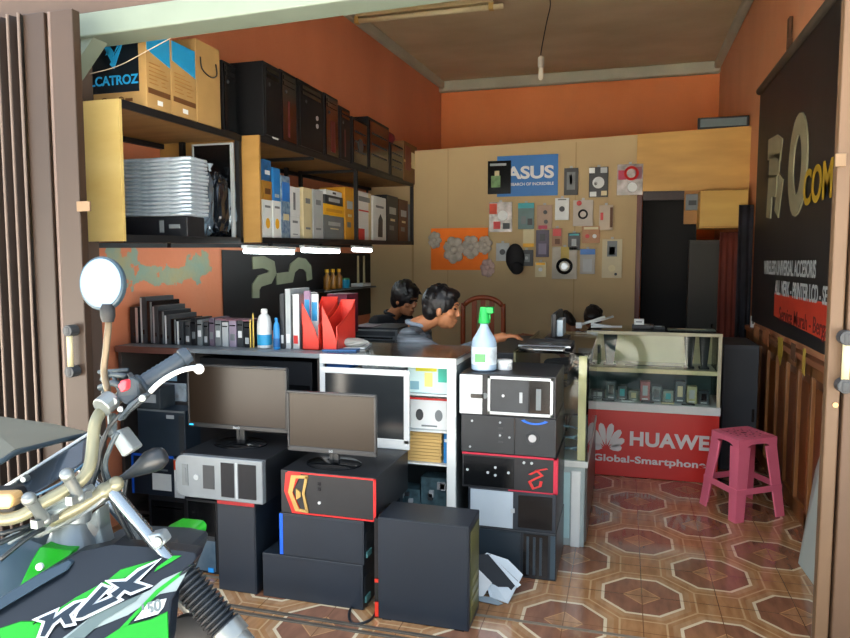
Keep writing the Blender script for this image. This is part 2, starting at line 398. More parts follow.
sc.view_settings.view_transform='Standard'; sc.view_settings.look='None'; sc.view_settings.exposure=1.5; sc.view_settings.gamma=1
sc.view_settings.use_curve_mapping=False
# ================================================================ left shelving
SH=empty('shelving_unit',(-2.1,2.9,1.45),'long black-framed wall shelf with yellow wooden end panels, high on the orange left wall','shelf')
def sp_(name,b,mat,label=None,bev=0):
    o=mesh_obj(name,B_shift(b,(-2.1,2.9,1.45)),mat,SH,bev,label=label); return o
def B_shift(b,v): b.v=[(x-v[0],y-v[1],z-v[2]) for x,y,z in b.v]; return b
X1=-2.02; X2=-1.92
Ya=2.46; Yc=atX(262,200,X2).y; Yb=min(atX(244,200,X1).y,Yc-.03); Yd=6.26
SHB=lambda Y:1.487+.021*(Y-2.45)   # underside of the lower board
SHT=lambda Y:2.045+.016*(Y-2.45)   # underside of the upper board
tk=.022
LOB=lambda Y: SHB(Y)+tk; LOT=lambda Y: SHT(Y)+tk
YEND=M('#c8b070',.5,0,0,1.5,col2='#b89c58',stretch=(2,2,5))
FR=M('#17181a',.5,.2,.1,9); BRD=M('#a07a48',.6,0,0,3,col2='#856036',stretch=(1,4,4))
def slab(x0,x1,y0,y1,fz,t=tk):
    s=0 if abs(x0-WL)>.04 else 1
    u0=WX(y0)+.01+(x0-WL) if s else x0; u1=WX(y1)+.01+(x0-WL) if s else x0
    if s and x1<WL+.05: x1=None
    v0=x1 if x1 is not None else u0+.025; v1=x1 if x1 is not None else u1+.025
    return B().add([(u0,y0,fz(y0)),(v0,y0,fz(y0)),(v1,y1,fz(y1)),(u1,y1,fz(y1)),(u0,y0,fz(y0)+t),(v0,y0,fz(y0)+t),(v1,y1,fz(y1)+t),(u1,y1,fz(y1)+t)],
                   [(0,3,2,1),(4,5,6,7),(0,1,5,4),(1,2,6,5),(2,3,7,6),(3,0,4,7)])
for x,ya,yb in ((X1,Ya,Yb),(X2,Yc,Yd)):
    for fz in (SHB,SHT):
        sp_('board',slab(WL,x-.012,ya+.012,yb,lambda Y,f=fz:f(Y)+.004,.018),BRD)
        sp_('edge_rail',slab(x-.014,x,ya,yb,lambda Y,f=fz:f(Y)-.006,.034),FR)
        sp_('edge_rail',slab(WL+.005,WL+.03,ya,yb,lambda Y,f=fz:f(Y)-.026,.026),FR)
    e=sp_('end_panel',B().box(-2.55,ya-.018,SHB(ya)+(0 if x==X1 else .0),x-(.0 if x==X1 else .004),ya,SHT(ya)+.026),YEND if x==X1 else M('#b98f4e',.5,0,0,1.5,col2='#a0783c',stretch=(2,2,5)),'yellow plywood end panel')
def post(x,y,z0=None,z1=None,w=.026): sp_('post',B().box(x-w,y,z0 or SHB(y),x,y+w,z1 or SHT(y)+.02),FR)
post(X1,Yb-.03); post(WL+.03,Yb-.03); post(WL+.03,4.6)
pm=atX(357,200,X2).y; post(X2,pm); post(X2,Yd-.03); post(WL+.03,Yd-.03); post(WL+.03,pm)
for y in (4.1,pm): sp_('cross_bar',B().box(WL,y,SHT(y)-.02,X2-.01,y+.02,SHT(y)),FR)
for (xa,xb,yy) in ((250,297,240),(307,342,243),(357,374,244)):
    y0=atX(xa,yy,X2).y; y1=atX(xb,yy,X2).y
    L_=empty('led_lamp',(X2-.03,(y0+y1)/2,SHB(y0)-.05))
    l=y1-y0
    mesh_obj('housing',B().box(-.018,-l/2-.012,.018,.018,l/2+.012,.036),WHITE,L_,.003)
    mesh_obj('tube',B().cyl((0,-l/2,0.004),(0,l/2,0.004),.013),M('#ffffff',.4,0,.01,5,emit='#eefcff',es=9),L_,0,True)
    mesh_obj('clip',B().box(-.01,-.01,.03,.01,.01,.052),FR,L_)
    tag(L_,{250:'long lit white tube lamp under the shelf edge, nearest the yellow end panel',307:'lit white tube lamp under the shelf edge, middle one of three',357:'short lit white tube lamp under the shelf edge, below the white-and-red box'}[xa],'lamp','tube lamps under the shelf')
# ceiling tube lamp
p0=atZ(357,21,CZ-.1); L_=empty('ceiling_tube_lamp',(p0.x,p0.y,CZ-.1),'unlit beige fluorescent tube lamp on the ceiling','lamp')
mesh_obj('tube',B().cyl((.02,0,0),(1.3,0,.0),.022),M('#d9cfa8',.4,0,.05,6),L_,0,True)
mesh_obj('batten',B().box(0,-.03,.03,1.22,.03,.1),M('#b5a67c',.6,0,.05,6),L_,.004)
for x in (0,1.2): mesh_obj('end_cap',B().box(x-.02,-.025,-.025,x+.02,.025,.04),M('#c9a860',.5,0,.05,6),L_,.004)
pb=atY(541,68,6.0); L_=empty('hanging_bulb',(pb.x,6.0,pb.z),'small white bulb hanging on a dark wire from the ceiling','lamp')
mesh_obj('wire',B().tube([(.06,0,CZ-pb.z),(.07,0,.5),(.04,0,.36),(0,0,.14),(0,0,.08)],.005,6,sub=5),BLACK,L_,0,True)
mesh_obj('socket',B().lathe([(.012,.1),(.026,.085),(.026,.02),(.02,.0)],n=14),M('#bdb9ac',.5,0,.05,6),L_,0,30)
mesh_obj('bulb',B().lathe([(.019,.0),(.02,-.03),(.024,-.07),(.018,-.095),(.003,-.1)],n=14),M('#e6e2d0',.3,0,.05,6),L_,0,True)
mesh_obj('ceiling_rose',B().cyl((.06,0,CZ-pb.z-.02),(.06,0,CZ-pb.z),.035),M('#bdb9ac',.5,0,.05,6),L_,.003)
# ================================================================ shelf contents
c_y=[atX(p,100,X1).y for p in (147,172,197,221)]
PB=['#b8893f']
def carton(name,label,y0,y1,htop,xf,front=True,group=None):
    z0=LOT(y0)+.001
    o=tbox(name,label,'box',WL+.01,y0,z0,xf,y1-.004,htop,KRAFT,group,.003); return o
zt1=atX(160,35,X1).z
G='brown cartons on the shelf end'
c1=carton('computer_case_carton','brown carton with dark blue printed end, on the shelf end nearest the shutter',c_y[0],c_y[1],zt1,X1,group=G)
NAVY=M('#0b141c',.4,0,.2,5); CYN=M('#1d8fc4',.5,0,.1,6); INK=M('#5f3a16',.7,0,.1,6); TAPE=M('#c4a060',.4,0,.05,6)
ft(c1,'F','printed_panel',NAVY,.0,.22,.9,1.0,.002)
ftx(c1,'F','ALCATROZ',CYN,.50,.37,.056,.0014,1.0,.004)
fp(c1,'F','logo',CYN,[[(.4,.86),(.5,.83),(.57,.72),(.53,.6)],[(.52,.92),(.8,.99),(.6,.76),(.56,.70),(.64,.86)],[(.5,.58),(.58,.7),(.72,.9),(.56,.52)],[(.44,.7),(.5,.72),(.5,.8)]],.004)
for u in (.4,.64): fd(c1,'F','stamp',INK,u,.12,.014,.002,ring=.002)
ft(c1,'F','print_line',INK,.46,.1,.56,.14,.002); ft(c1,'F','print_line',INK,.7,.1,.8,.14,.002)
c2=carton('computer_case_carton','brown carton with a blue printed corner, second from the shutter end of the shelf',c_y[1],c_y[2],zt1+.0,X1,group=G)
for c in (c1,c2):
    fp(c,'R','printed_panel',CYN,[(.04,.74),(.96,.62),(.96,1.0),(.04,1.0)],.002)
    ft(c,'R','print_band',INK,.06,.2,.95,.27,.002)
    for v in (.33,.38,.43,.48,.53,.58): ft(c,'R','print_line',M('#9a6f30',.7,0,.1,6),.12,v,.4+.3*((v*37)%1),v+.012,.002); 
    for v in (.33,.38,.43,.48,.53): ft(c,'R','print_line',M('#9a6f30',.7,0,.1,6),.6,v,.72+.2*((v*53)%1),v+.012,.002)
    ft(c,'R','sticker',WHITE,.42,.08,.62,.14,.002)
c3=carton('carton','plain brown carton with a dark cord handle, right of the blue printed cartons',c_y[2],c_y[3],atX(209,45,X1).z,X1,group=G)
og,a_,b_,n_,W_,H_=face(c3,'R')
mesh_obj('cord_handle',B().tube([og+a_*W_*.15+b_*H_*.8+n_*.004,og+a_*W_*.17+b_*H_*.66+n_*.01,og+a_*W_*.5+b_*H_*.6+n_*.014,og+a_*W_*.78+b_*H_*.66+n_*.01,og+a_*W_*.8+b_*H_*.8+n_*.004],.0035,6,sub=4),BLACK,c3,0,True)
# row of black computer cases on top
TOPB=M('#0b0c0f',.5,0,.15,20,spec=.3)
cases=[('black computer case beside the plain brown carton, on the shelf top',222,236,63,X1-.02,.26,0),
 ('wide black computer case with a white paper strip, first on the second shelf top',263,280,65,X2,.36,1),
 ('black computer case with a red front line, right of the wide one on top',280,296,73,X2,.36,2),
 ('black computer case with two round silver knobs, on the shelf top',297,323,85,X2,.34,3),
 ('black computer case with a red front grille, in the middle of the shelf top',324,338,96,X2,.34,4),
 ('narrow black computer case with a dull red stripe, last of the tall row on top',339,350,108,X2,.34,5)]
for lb,x0,x1,y0,X,d,k in cases:
    o=wbox('computer_case',lb,'computer',x0,x1,y0,120,X,d,BLACK,sit=lambda Y,f=LOT:f(Y)+.002,group='black cases along the shelf top'); o.data.materials[0]=TOPB
    if k==1: fp(o,'R','paper_strip',PAPER,[(.25,.12),(.5,.02),(.8,.02),(.6,.3),(.3,.42)],.004)
    ft(o,'R','front_panel',TOPB if k%2 else BLACKG,.08,.04,.92,.96,.006)
    if k in(2,4,5): ft(o,'R','red_trim',M('#5d1c1c',.4,0,.2,8),.4,.1,.5 if k!=4 else .7,.6,.008)
    if k==3:
        for v in (.42,.54): fd(o,'R','knob',SILVER,.7,v,.014,.012)
    for v in (.8,.88): ft(o,'R','drive_bay',BLACKG,.15,v,.85,v+.05,.009)
    fd(o,'R','power_button',DGREY,.3,.72,.01,.009)
more_top=[('squat black speaker box behind the tall cases on the shelf top',352,367,120,'speaker_box',TOPB,'speaker'),
 ('dark grey case with ribbed front, near the far end of the shelf top',368,389,122,'computer_case',TOPB,'computer'),
 ('black case under the dark red helmet-like bag, far end of the shelf top',390,403,145,'computer_case',TOPB,'computer')]
for lb,x0,x1,y0,nm,m_,ct in more_top:
    o=wbox(nm,lb,ct,x0,x1,y0,180,X2,.3,m_,sit=lambda Y:LOT(Y)+.002)
    ft(o,'R','front_panel',BLACKG,.06,.06,.94,.94,.005)
    for v in (.3,.5,.7): ft(o,'R','groove',DGREY,.15,v,.85,v+.03,.008)
    if nm=='speaker_box': fd(o,'R','speaker_cone',DGREY,.5,.45,.05,.01)
    if '390' in str(x0): 
        p=Vector(o.location); hb=B().sph((0,0,.0),(.13,.16,.07),16,8,jit=.04)
        r=mesh_obj('cloth_bag',B_shift(hb,(0,0,-.065)),M('#6e1a22',.7,0,.3,9,bump=.3),None,0,True,loc=(p.x,p.y,TOPZ[o.name])); tag(r,'dark red rounded cloth bag lying on the black case at the far shelf end','bag')
        mesh_obj('bag_strap',B().tube([(-.1,-.05,.06),(0,-.06,.16),(.1,-.02,.08)],.006,6,sub=4),BLACK,r,0,True)
o=wbox('carton','narrow brown and dark red carton at the far end of the shelf top','box',404,417,144,184,X2,.28,M('#6e4a22',.6,0,.2,6),sit=lambda Y:LOT(Y)+.002)
ft(o,'R','printed_panel',M('#6b1d16',.5,0,.1,6),.1,.3,.5,.9); ft(o,'R','label',CREAM,.55,.4,.85,.8); ft(o,'R','tape',TAPE,.0,.48,1,.54,.001)
# ---- first bay: foil wrapped stack, bagged things, framed panel
FOIL=M('#7c97a8',.28,.35,0,7,bump=.35,stretch=(1.5,1,9),col2='#dfe9ef'); 
ya=2.84; ybk=2.99; xr=atY(190,188,ya).x; xl=xr-.42
zb0=atY(165,216,ya).z; ztp=atY(165,157,ya).z
NL=15; th=(ztp-zb0)/NL
def wavy(w,d,h,amp=.004):
    b=B(); nx,ny=5,14; vs=[]
    for t in (0,1):
        for i in range(nx+1):
            for j in range(ny+1):
                e=1 if (i in(0,nx) or j in(0,ny)) else 0
                z=(h*.5+ (h*.5-(h*.12 if e else 0)+random.uniform(-amp,amp)*.4)*(1 if t else -1))
                vs.append((-w/2+w*i/nx+(random.uniform(-amp,amp) if e else 0),-d/2+d*j/ny+(random.uniform(-amp,amp) if e else 0),z))
    N=(nx+1)*(ny+1); f=[]
    for i in range(nx):
        for j in range(ny):
            a=i*(ny+1)+j; f.append((a,a+1,a+ny+2,a+ny+1)); f.append((N+a,N+a+ny+1,N+a+ny+2,N+a+1))
    for i in range(nx):
        a=i*(ny+1); f.append((a,a+ny+1,N+a+ny+1,N+a)); a+=ny; f.append((a,N+a,N+a+ny+1,a+ny+1))
    for j in range(ny):
        f.append((j,N+j,N+j+1,j+1)); a=nx*(ny+1)+j; f.append((a,a+1,N+a+1,N+a))
    return b.add(vs,f)
bx=tbox('black_carton','low black box under the stack of silver film wrapped laptops','box',xl,ya,LOB(ya)+.004,xr-.02,ybk-.01,zb0-.002,BLACK)
ft(bx,'F','label',GREY,.62,.2,.68,.8); ft(bx,'F','label',GREY,.75,.4,.9,.6)
for k in range(NL):
    pos='bottom' if k==0 else 'top' if k==NL-1 else 'middle' if k==7 else ['','second','third','fourth','fifth','sixth','seventh'][min(k,NL-1-k)]+(' from the bottom' if k<7 else ' from the top')
    o=mesh_obj('wrapped_laptop',wavy(.42,.15+random.uniform(-.01,.0),th,.003),FOIL,None,0,True,loc=((xl+xr)/2+random.uniform(-.005,.005),(ya+ybk)/2,zb0+k*th+.0005))
    tag(o,'silver film wrapped laptop in the shelf stack, %s of fifteen'%pos,'laptop','film wrapped laptops stacked in the first shelf bay')
def bagm(): return M('#46586a',.15,.1,.5,14,bump=.9,col2='#131a20')
for k,(x0,x1,y0,lb) in enumerate(((199,214,166,'clear plastic bag of dark cables, beside the wrapped laptops'),(213,229,169,'crumpled plastic bag with black parts, middle bag in the shelf bay'),(228,241,178,'pale crumpled plastic bag next to the grey frame edge'))):
    p0=atX(x0,238,X1-.05);p1=atX(x1,238,X1-.05); zt_=atX(x0,y0,X1-.05).z; zb_=LOB(p0.y)+.003
    w_=p1.y-p0.y; h_=zt_-zb_
    b=B().sph((0,0,h_/2),(.1,w_/2,h_/2),26,18,jit=.03)
    sg=lambda q,r_:math.copysign(abs(q/r_)**.5,q)*r_*.87*(1+random.uniform(-.09,.09))
    b.v=[(sg(x,.1),sg(y,w_/2),max(0,h_/2+sg(z-h_/2,h_/2)*1.1)) for x,y,z in b.v]
    o=mesh_obj('plastic_bag',b,M(['#2a3844','#1a2129','#8fa6b4'][k],.1,.1,.5,6,bump=1.0,col2=['#6d8496','#0e1318','#33434f'][k]),None,0,False,loc=(X1-.11,(p0.y+p1.y)/2,zb_)); tag(o,lb,'bag','plastic bags in the first shelf bay')
    mesh_obj('knot',B().lathe([(.012,0),(.006,.02),(.02,.045)],(0,0,h_-.008),8),M('#b8c8d2',.2,.1,.3,12,bump=.5),o,0,True)
# framed dark board behind the bags (stands across the bay)
y_=Yb-.06
fr=empty('framed_board',(X1-.16,y_,LOB(y_)+.003),'black board in a pale grey metal frame, standing across the first shelf bay','board')
mesh_obj('panel',B().box(-.1,0,0,.125,.012,.50),BLACKG,fr)
mesh_obj('frame',B().box(.125,-.006,0,.14,.016,.51).box(-.11,-.006,0,-.1,.016,.51).box(-.1,-.006,.5,.125,.016,.51),LGREY,fr,.002)
# ---- second bay boxes
bay=[('white_box','small white box with a yellow disc, in the second bay beside the end panel',263,272,200,0,WHITE,'d'),
('white_box','small white box with a large yellow disc, next to the blue speckled stack',273,281,201,0,WHITE,'d'),
('blue_box','tall blue box speckled with white print, in the second shelf bay',281,290,176,0,M('#1f4f7c',.5,0,.6,30,col2='#8fa6b4'),'s'),
('white_box','small pale box under the tall white one, second shelf bay',290,300,216,0,PAPER,'p'),
('white_box','tall cream box in the second bay, left of the grey one',303,312,188,0,CREAM,'p'),
('grey_box','plain light grey box, left of the yellow-banded stack',313,323,190,0,LGREY,'p'),
('grey_carton','grey box at the foot of the stack with the yellow box',324,344,216,0,GREY,'l'),
('yellow_box','tall yellow box standing right of the stack with the yellow box',345,354,188,0,M('#c98f1e',.5,0,.1,8),'l'),
('white_box','white box with a red lower corner, right of the yellow boxes',357,371,192,0,WHITE,'r'),
('white_box','white box with a dark figure picture, right of the one with the red corner',373,386,197,0,PAPER,'f'),
('black_box','tall black box near the far end of the second bay',387,398,196,0,BLACK,'l'),
('brown_box','brown box at the far end of the second bay',399,408,200,0,BROWN,'l'),
('grey_box','small dull grey box at the far end post of the shelf',409,415,205,0,GREY,'p')]
bt={}
for nm,lb,x0,x1,y0,_,m_,k in bay:
    o=wbox(nm,lb,'box',x0,x1,y0,238,X2-.035,.2,m_,sit=lambda Y:LOB(Y)+.001,group='small boxes in the second shelf bay',bev=.002)
    bt[x0]=o
    if k=='d': fd(o,'R','printed_disc',YEL,.5,.4,.03,.001,el=.8); ft(o,'R','print_line',GREY,.2,.8,.8,.86)
    if k=='r': ft(o,'R','printed_corner',RED,.0,.0,.5,.25); ft(o,'R','print_line',RED,.1,.6,.8,.63); ft(o,'R','print_line',GREY,.1,.8,.9,.9); ft(o,'R','side_band',CREAM,.8,0,1,1,.001)
    if k=='f': fp(o,'R','printed_figure',BLACK,[(.35,.1),(.7,.1),(.72,.5),(.55,.62),(.4,.5)]); ft(o,'R','print_line',GREY,.2,.75,.8,.8)
    if k=='l': ft(o,'R','label',LGREY if m_ is not YEL else INK,.2,.6,.8,.75); ft(o,'R','label',GREY,.2,.25,.6,.35); ft(o,'R','label',CREAM,.3,.45,.7,.5)
    if k=='p': ft(o,'R','print_line',GREY,.25,.7,.75,.8); ft(o,'R','print_line',GREY,.25,.2,.75,.24)
    if k=='s': ft(o,'R','print_band',BLUE,.1,.6,.9,.9); ft(o,'R','label',CREAM,.2,.3,.8,.4)
def on(nm,lb,under,x0,x1,y0,m_,z=None,X=X2-.035,d=.2,grp='small boxes in the second shelf bay'):
    return wbox(nm,lb,'box',x0,x1,y0,200,X,d,m_,sit=TOPZ[under.name]+.001 if under else z,group=grp,bev=.002)
o=on('gold_box','gold and brown box on top of the white box with a yellow disc',bt[263],263,272,181,M('#a87a2c',.4,.2,.2,9)); ft(o,'R','label',BROWN,.2,.3,.8,.6)
o2=on('blue_box','small blue box on the gold box, beside the yellow end panel',o,263,271,160,M('#1b5688',.5,0,.4,20)); ft(o2,'R','label',WHITE,.2,.3,.8,.5)
o=on('blue_box','plain bright blue box on the white box with a large yellow disc',bt[273],273,280,168,M('#1e74b8',.5,0,.1,8)); ft(o,'R','label',LGREY,.2,.1,.8,.2)
o=on('white_box','tall white box with grey marks, standing on the small pale box',bt[290],290,300,187,WHITE); ft(o,'R','print_line',GREY,.3,.2,.5,.8)
o=on('yellow_box','flat yellow box in the middle of the second bay stack',bt[324],324,344,205,M('#e8b012',.5,0,.06,8)); ft(o,'R','print_band',M('#c98f1e',.5),.1,.3,.9,.6)
o=on('dark_box','dark box with pale print on the flat yellow box',o,325,343,196,DGREY); ft(o,'R','label',LGREY,.2,.3,.8,.7)
o=on('white_box','flat white box at the top of the stack with the yellow box',o,326,342,191,WHITE); ft(o,'R','label',BLACK,.4,.3,.6,.7)
# ================================================================ banners
def flatp(strokes,wd):
    """closed thick polyline pieces in 2d -> polygons"""
    out=[]
    for S in strokes:
        P=[Vector((q[0],q[1])) for q in S]; m=len(P); closed=(P[0]-P[-1]).length<1e-6 and m>3
        nr=[]
        for k in range(m-1):
            t=(P[k+1]-P[k]).normalized(); nr.append(Vector((-t.y,t.x)))
        L=[];Rr=[]
        for k in range(m):
            a=nr[k-1] if k>0 else (nr[-1] if closed else nr[0]); b=nr[k] if k<m-1 else (nr[0] if closed else nr[-1])
            v=a+b
            v=v.normalized()/max(.45,v.normalized().dot(b)) if v.length>.2 else b
            L.append(P[k]+v*wd/2); Rr.append(P[k]-v*wd/2)
        for k in range(m-1): out.append([tuple(L[k]),tuple(Rr[k]),tuple(Rr[k+1]),tuple(L[k+1])])
    return out
def arc(cx,cy,rx,ry,a0,a1,n=9): return [(cx+rx*math.cos(math.radians(a0+(a1-a0)*i/n)),cy+ry*math.sin(math.radians(a0+(a1-a0)*i/n))) for i in range(n+1)]
def onplane(og,a,b,n,polys,p):
    bb=B()
    for P in polys: bb.prism([og+a*u+b*v for u,v in P],n*p)
    return bb
def sheet(og,a,b,n,W,Hh,amp,th=.003,nx=30,ny=12,fr=3):
    bb=B(); vs=[]
    for t in (0,1):
        for i in range(nx+1):
            for j in range(ny+1):
                u=i/nx;v=j/ny
                q=amp*(math.sin(u*fr*2*PI+v*1.5)*.5+.5)*(.3+.7*(1-v))
                vs.append(og+a*(u*W)+b*(v*Hh)+n*(q+t*th))
    N=(nx+1)*(ny+1); f=[]
    for i in range(nx):
        for j in range(ny):
            k=i*(ny+1)+j; f.append((k,k+1,k+ny+2,k+ny+1)); f.append((N+k,N+k+ny+1,N+k+ny+2,N+k+1))
    for i in range(nx):
        k=i*(ny+1); f.append((k,k+ny+1,N+k+ny+1,N+k)); k+=ny; f.append((k,N+k,N+k+ny+1,k+ny+1))
    for j in range(ny):
        f.append((j,N+j,N+j+1,j+1)); k=nx*(ny+1)+j; f.append((k,k+1,N+k+1,N+k))
    return bb.add(vs,f)
BANN=M('#151417',.55,0,.25,3,bump=.05)
GOLDG=M('#8a866a',.6,0,.1,6); LG=M('#8b9279',.6,0,.1,6)
# right wall banner : origin far bottom, u runs towards the door
XB=WR-.03
far=5.72; near=3.0; zlo=.955; zhi=2.63
og=Vector((XB,far,zlo)); a=Vector((0,-1,0)); b_=Vector((0,0,1)); n=Vector((-1,0,0)); W_=far-near; H_=zhi-zlo
RB=mesh_obj('shop_banner',sheet(og,a,b_,n,W_,H_,.006),BANN); tag(RB,'large black shop banner with a yellow COM line and red strip, on the right wall','banner')
def rbuv(px,py): p=atX(px,py,XB-.012); return (far-p.y,p.z-zlo)
def rtext(s,px,py,size,mat,sx=1,off=0,shear=0,align='CENTER'):
    u,v=rbuv(px,py); m=Matrix((a,b_,n)).transposed().to_4x4(); m.translation=og+a*u+b_*v+n*.012
    return text('lettering',s,mat,RB,m,size,off,.0006,sx,shear,1,align)
u0,v0=rbuv(797,165)
# big ring letter and the broken P shape beside it
mesh_obj('logo',onplane(og,a,b_,n*1,flatp([arc(u0,v0,.16,.23,0,360,24)],.12),.012),GOLDG,RB)
ul,vl=rbuv(770,200); 
pl=lambda L:[rbuv(*q) for q in L]
mesh_obj('logo',onplane(og,a,b_,n,flatp([pl([(768,218),(770,186),(776,186)]),pl([(768,150),(776,146),(781,150)]),pl([(776,214),(781,176)]),pl([(769,168),(779,164)])],.14),.012),GOLDG,RB)
rtext('COMPUTER',803,191,.26,M('#b08f1c',.6),.95,.006,align='LEFT')
rtext('WIRELESS UNIVERSAL ACCESORIS',764,268,.125,LGREY,.72,.0025,align='LEFT')
rtext('ALL MERK - PRINTER LCD - SERVIS',775,288,.125,LGREY,.72,.0025,align='LEFT')
q=[rbuv(x,y) for x,y in ((774,302),(774,322))]; uu=q[0][0]; 
mesh_obj('red_strip',onplane(og,a,b_,n,[[(uu,.10),(W_-.02,.05),(W_-.02,.25),(uu,.25)]],.011),M('#c0361f',.55,0,.1,5),RB)
rtext('Service Murah - Bergaransi',779,314,.12,M('#5e1714',.6),1,.001,align='LEFT')
pole=mesh_obj('banner_rail',B().cyl((0,far+.05-near,.0),(0,0,0),.028,n=10),M('#4a4238',.6,0,.2,6),None,0,True,loc=(WR-.029,near,zhi+.04)); tag(pole,'dark rod holding the top of the black banner on the right wall','rod')
for yy in (4.9,4.0):
    o=mesh_obj('cloth_hanger',B().box(-.02,-.03,0,0,.03,.26).box(-.03,-.05,0,0,-.02,.12),M('#5b3a22',.7,0,.3,8),None,.004,loc=(WR-.005,yy,zhi+.03)); tag(o,'small brown wooden hook on the right wall above the rod, '+('nearer the back' if yy>4.5 else 'nearer the door'),'hook')
# small cards between banner and panelling
for k,(px,w_,h_,c,lb) in enumerate(((764,.2,.09,'#b87a4e','orange brown card pinned under the banner, farthest from the door'),(774,.2,.1,'#a8683f','second brown card pinned under the black banner'),(790,.13,.17,'#a8902c','yellow ragged paper pinned under the banner'),(804,.1,.1,'#5b3f2a','dark brown card pinned under the banner beside the yellow paper'),(816,.05,.14,'#b39a3e','narrow yellow card at the banner end nearest the door'))):
    yy=atX(px,340,WR).y; z1=.955
    P=[(0,-w_/2,-h_),(0,w_/2,-h_+.01),(0,w_/2,0),(0,-w_/2,0)] if c!='#a8902c' else [(0,-w_/2,-h_*.6),(0,-.02,-h_),(0,w_/3,-h_*.7),(0,w_/2,-.0),(0,-w_/2,0)]
    o=mesh_obj('paper_card',B().prism(P,(-.003,0,0)),M(c,.7,0,.15,9),None,0,loc=(WR-.051,yy,z1-.01)); tag(o,lb,'card')
# left wall banner
fy=atW(222,300).y; ny=atW(384,300).y
a=Vector((.06,1,0)).normalized(); n=Vector((1,-.06,0)).normalized(); og=Vector((WX(fy),fy,.9))+n*.004; W_=(ny-fy)/a.y; H_=SHB(3.5)-.03-.9
LB=mesh_obj('shop_banner',sheet(og,a,b_,n,W_,H_,.006),BANN); tag(LB,'black banner with pale green logo shapes on the left wall under the shelf','banner')
def lb(px,py): p=atW(px,py); return ((p.y-fy)/a.y,p.z-.9)
l=lambda L:[lb(*q) for q in L]
for S in (l([(251,263),(262,262),(270,266),(271,272),(268,278),(258,281),(254,287),(254,298)]),l([(275,279),(289,277),(291,268),(297,263),(303,264),(307,269),(308,280)])):
    mesh_obj('logo',onplane(og,a,b_,n,flatp([S],.085),.013),LG,LB)
# ================================================================ left counter
YC=3.0; ZC=.965
XA=WX(3.0)+.035; XBc=atY(321,360,YC).x; XCc=atY(457,360,YC).x
CT=empty('shop_counter',(-1.5,3.25,0),'long shop counter with a glass-fronted white-framed display on its right half','counter')
def cp(name,b,mat,bev=.002,label=None): return mesh_obj(name,B_shift(b,(-1.5,3.25,0)),mat,CT,bev,label=label)
TOPM=M('#7c8589',.4,0,.1,5); WF=M('#d5dbd8',.4,0,.05,6)
DW=M('#4a4440',.5,0,.2,4,stretch=(1,1,5))
zl=ZC-.022
xm=atY(190,352,YC).x
cp('worktop',B().box(XA,YC-.015,zl,XBc,YC+.5,ZC),TOPM)
cp('worktop_edge',B().box(XA,YC-.022,zl-.01,xm,YC-.012,ZC+.001),M('#6f4a40',.5,0,.15,5),label='worn reddish brown edge strip')
cp('carcass',B().box(XA,YC+.46,0,XBc,YC+.48,zl).box(XA,YC,0,XA+.02,YC+.46,zl).box(XBc-.02,YC,0,XBc,YC+.46,zl).box(xm,YC+.01,0,xm+.02,YC+.46,zl),DW)
for z in (.08,.40,.68): cp('shelf_board',B().box(XA+.02,YC+.02,z-.018,XBc-.02,YC+.46,z),DW)
# white framed display
cp('glass_top',B().box(XBc,YC,ZC-.008,XCc,YC+.5,ZC),PLAST,0)
fw=.042
cp('display_frame',B().box(XBc,YC-.02,ZC-.045,XCc,YC+.0,ZC+.002).box(XCc-fw,YC-.02,0,XCc,YC,ZC-.045).box(XBc,YC-.02,0,XBc+.02,YC,ZC-.045)
   .box(XCc-.01,YC,ZC-.03,XCc,YC+.5,ZC).box(XBc,YC+.49,ZC-.03,XCc,YC+.5,ZC),WF,.003,'white metal frame')
cp('side_wall',B().box(XCc-.008,YC,0,XCc,YC+.49,ZC-.03).box(XBc,YC+.47,0,XCc-.008,YC+.48,ZC-.03),M('#5c6668',.5,0,.1,6))
zs=[atY(430,y,YC+.02).z for y in (394,430,463)]
for z in zs: cp('display_shelf',B().box(XBc+.02,YC+.005,z-.008,XCc-.01,YC+.46,z),WF)
cp('bottom_board',B().box(XBc+.02,YC,.06,XCc-.01,YC+.46,.08),DW)
def R_(nm,lb,ct,x0,y0,x1,y1,Y,d,m_,sit=None,grp=None,bev=.003): return fbox(nm,lb,ct,x0,y0,x1,y1,Y,d,m_,sit,grp,bev)
# display contents
YD=YC+.03
o=R_('blue_pouch','flat blue pouch on the top display shelf, left end','pouch',326,360,350,369,YD,.12,M('#1560b4',.5,0,.1,8),bev=.006); ft(o,'F','seam',M('#0f4488',.5),.02,.45,.98,.5)
zt1_=zs[0]
b0=R_('white_carton','wide white carton behind the blue pouch and the small speakers','box',332,369,404,392,YD+.13,.2,M('#b9c7cc',.5,0,.06,6),sit=zt1_+.001); ft(b0,'F','print_line',GREY,.1,.5,.3,.6)
for k,(x0,x1) in enumerate(((362,375),(376,388),(390,404))):
    o=fbox('small_adapter_box',['small white box with a black lens-like spot, leftmost of three above the white monitor','small white box with a black spot, middle of three above the white monitor','small white box with a dark spot, right of three above the white monitor'][k],'box',x0,360,x1,368,YD,.08,WHITE,sit=None,group='small boxes on the top display shelf')
    fd(o,'F','printed_spot',BLACK,.5,.62,.013); ft(o,'F','print_line',GREY,.2,.1,.8,.16)
bc=R_('brochure_box','colourful box with a yellow and green print, on the display top shelf beside the post','box',408,360,448,394,YD,.2,M('#c3dcdc',.45,0,.06,6),sit=zt1_+.001)
ft(bc,'F','print_band',M('#d4cf1e',.5),.2,.66,.72,.78); ft(bc,'F','print_patch',M('#39b49b',.5,0,.1,9),.76,.35,1,.95); ft(bc,'F','print_patch',M('#e6d27a',.5),.42,.2,.62,.62); ft(bc,'F','print_patch',RED,.5,.84,.62,.95); ft(bc,'F','print_patch',M('#7aa9b8',.5),.03,.1,.28,.35)
zm=zs[1]
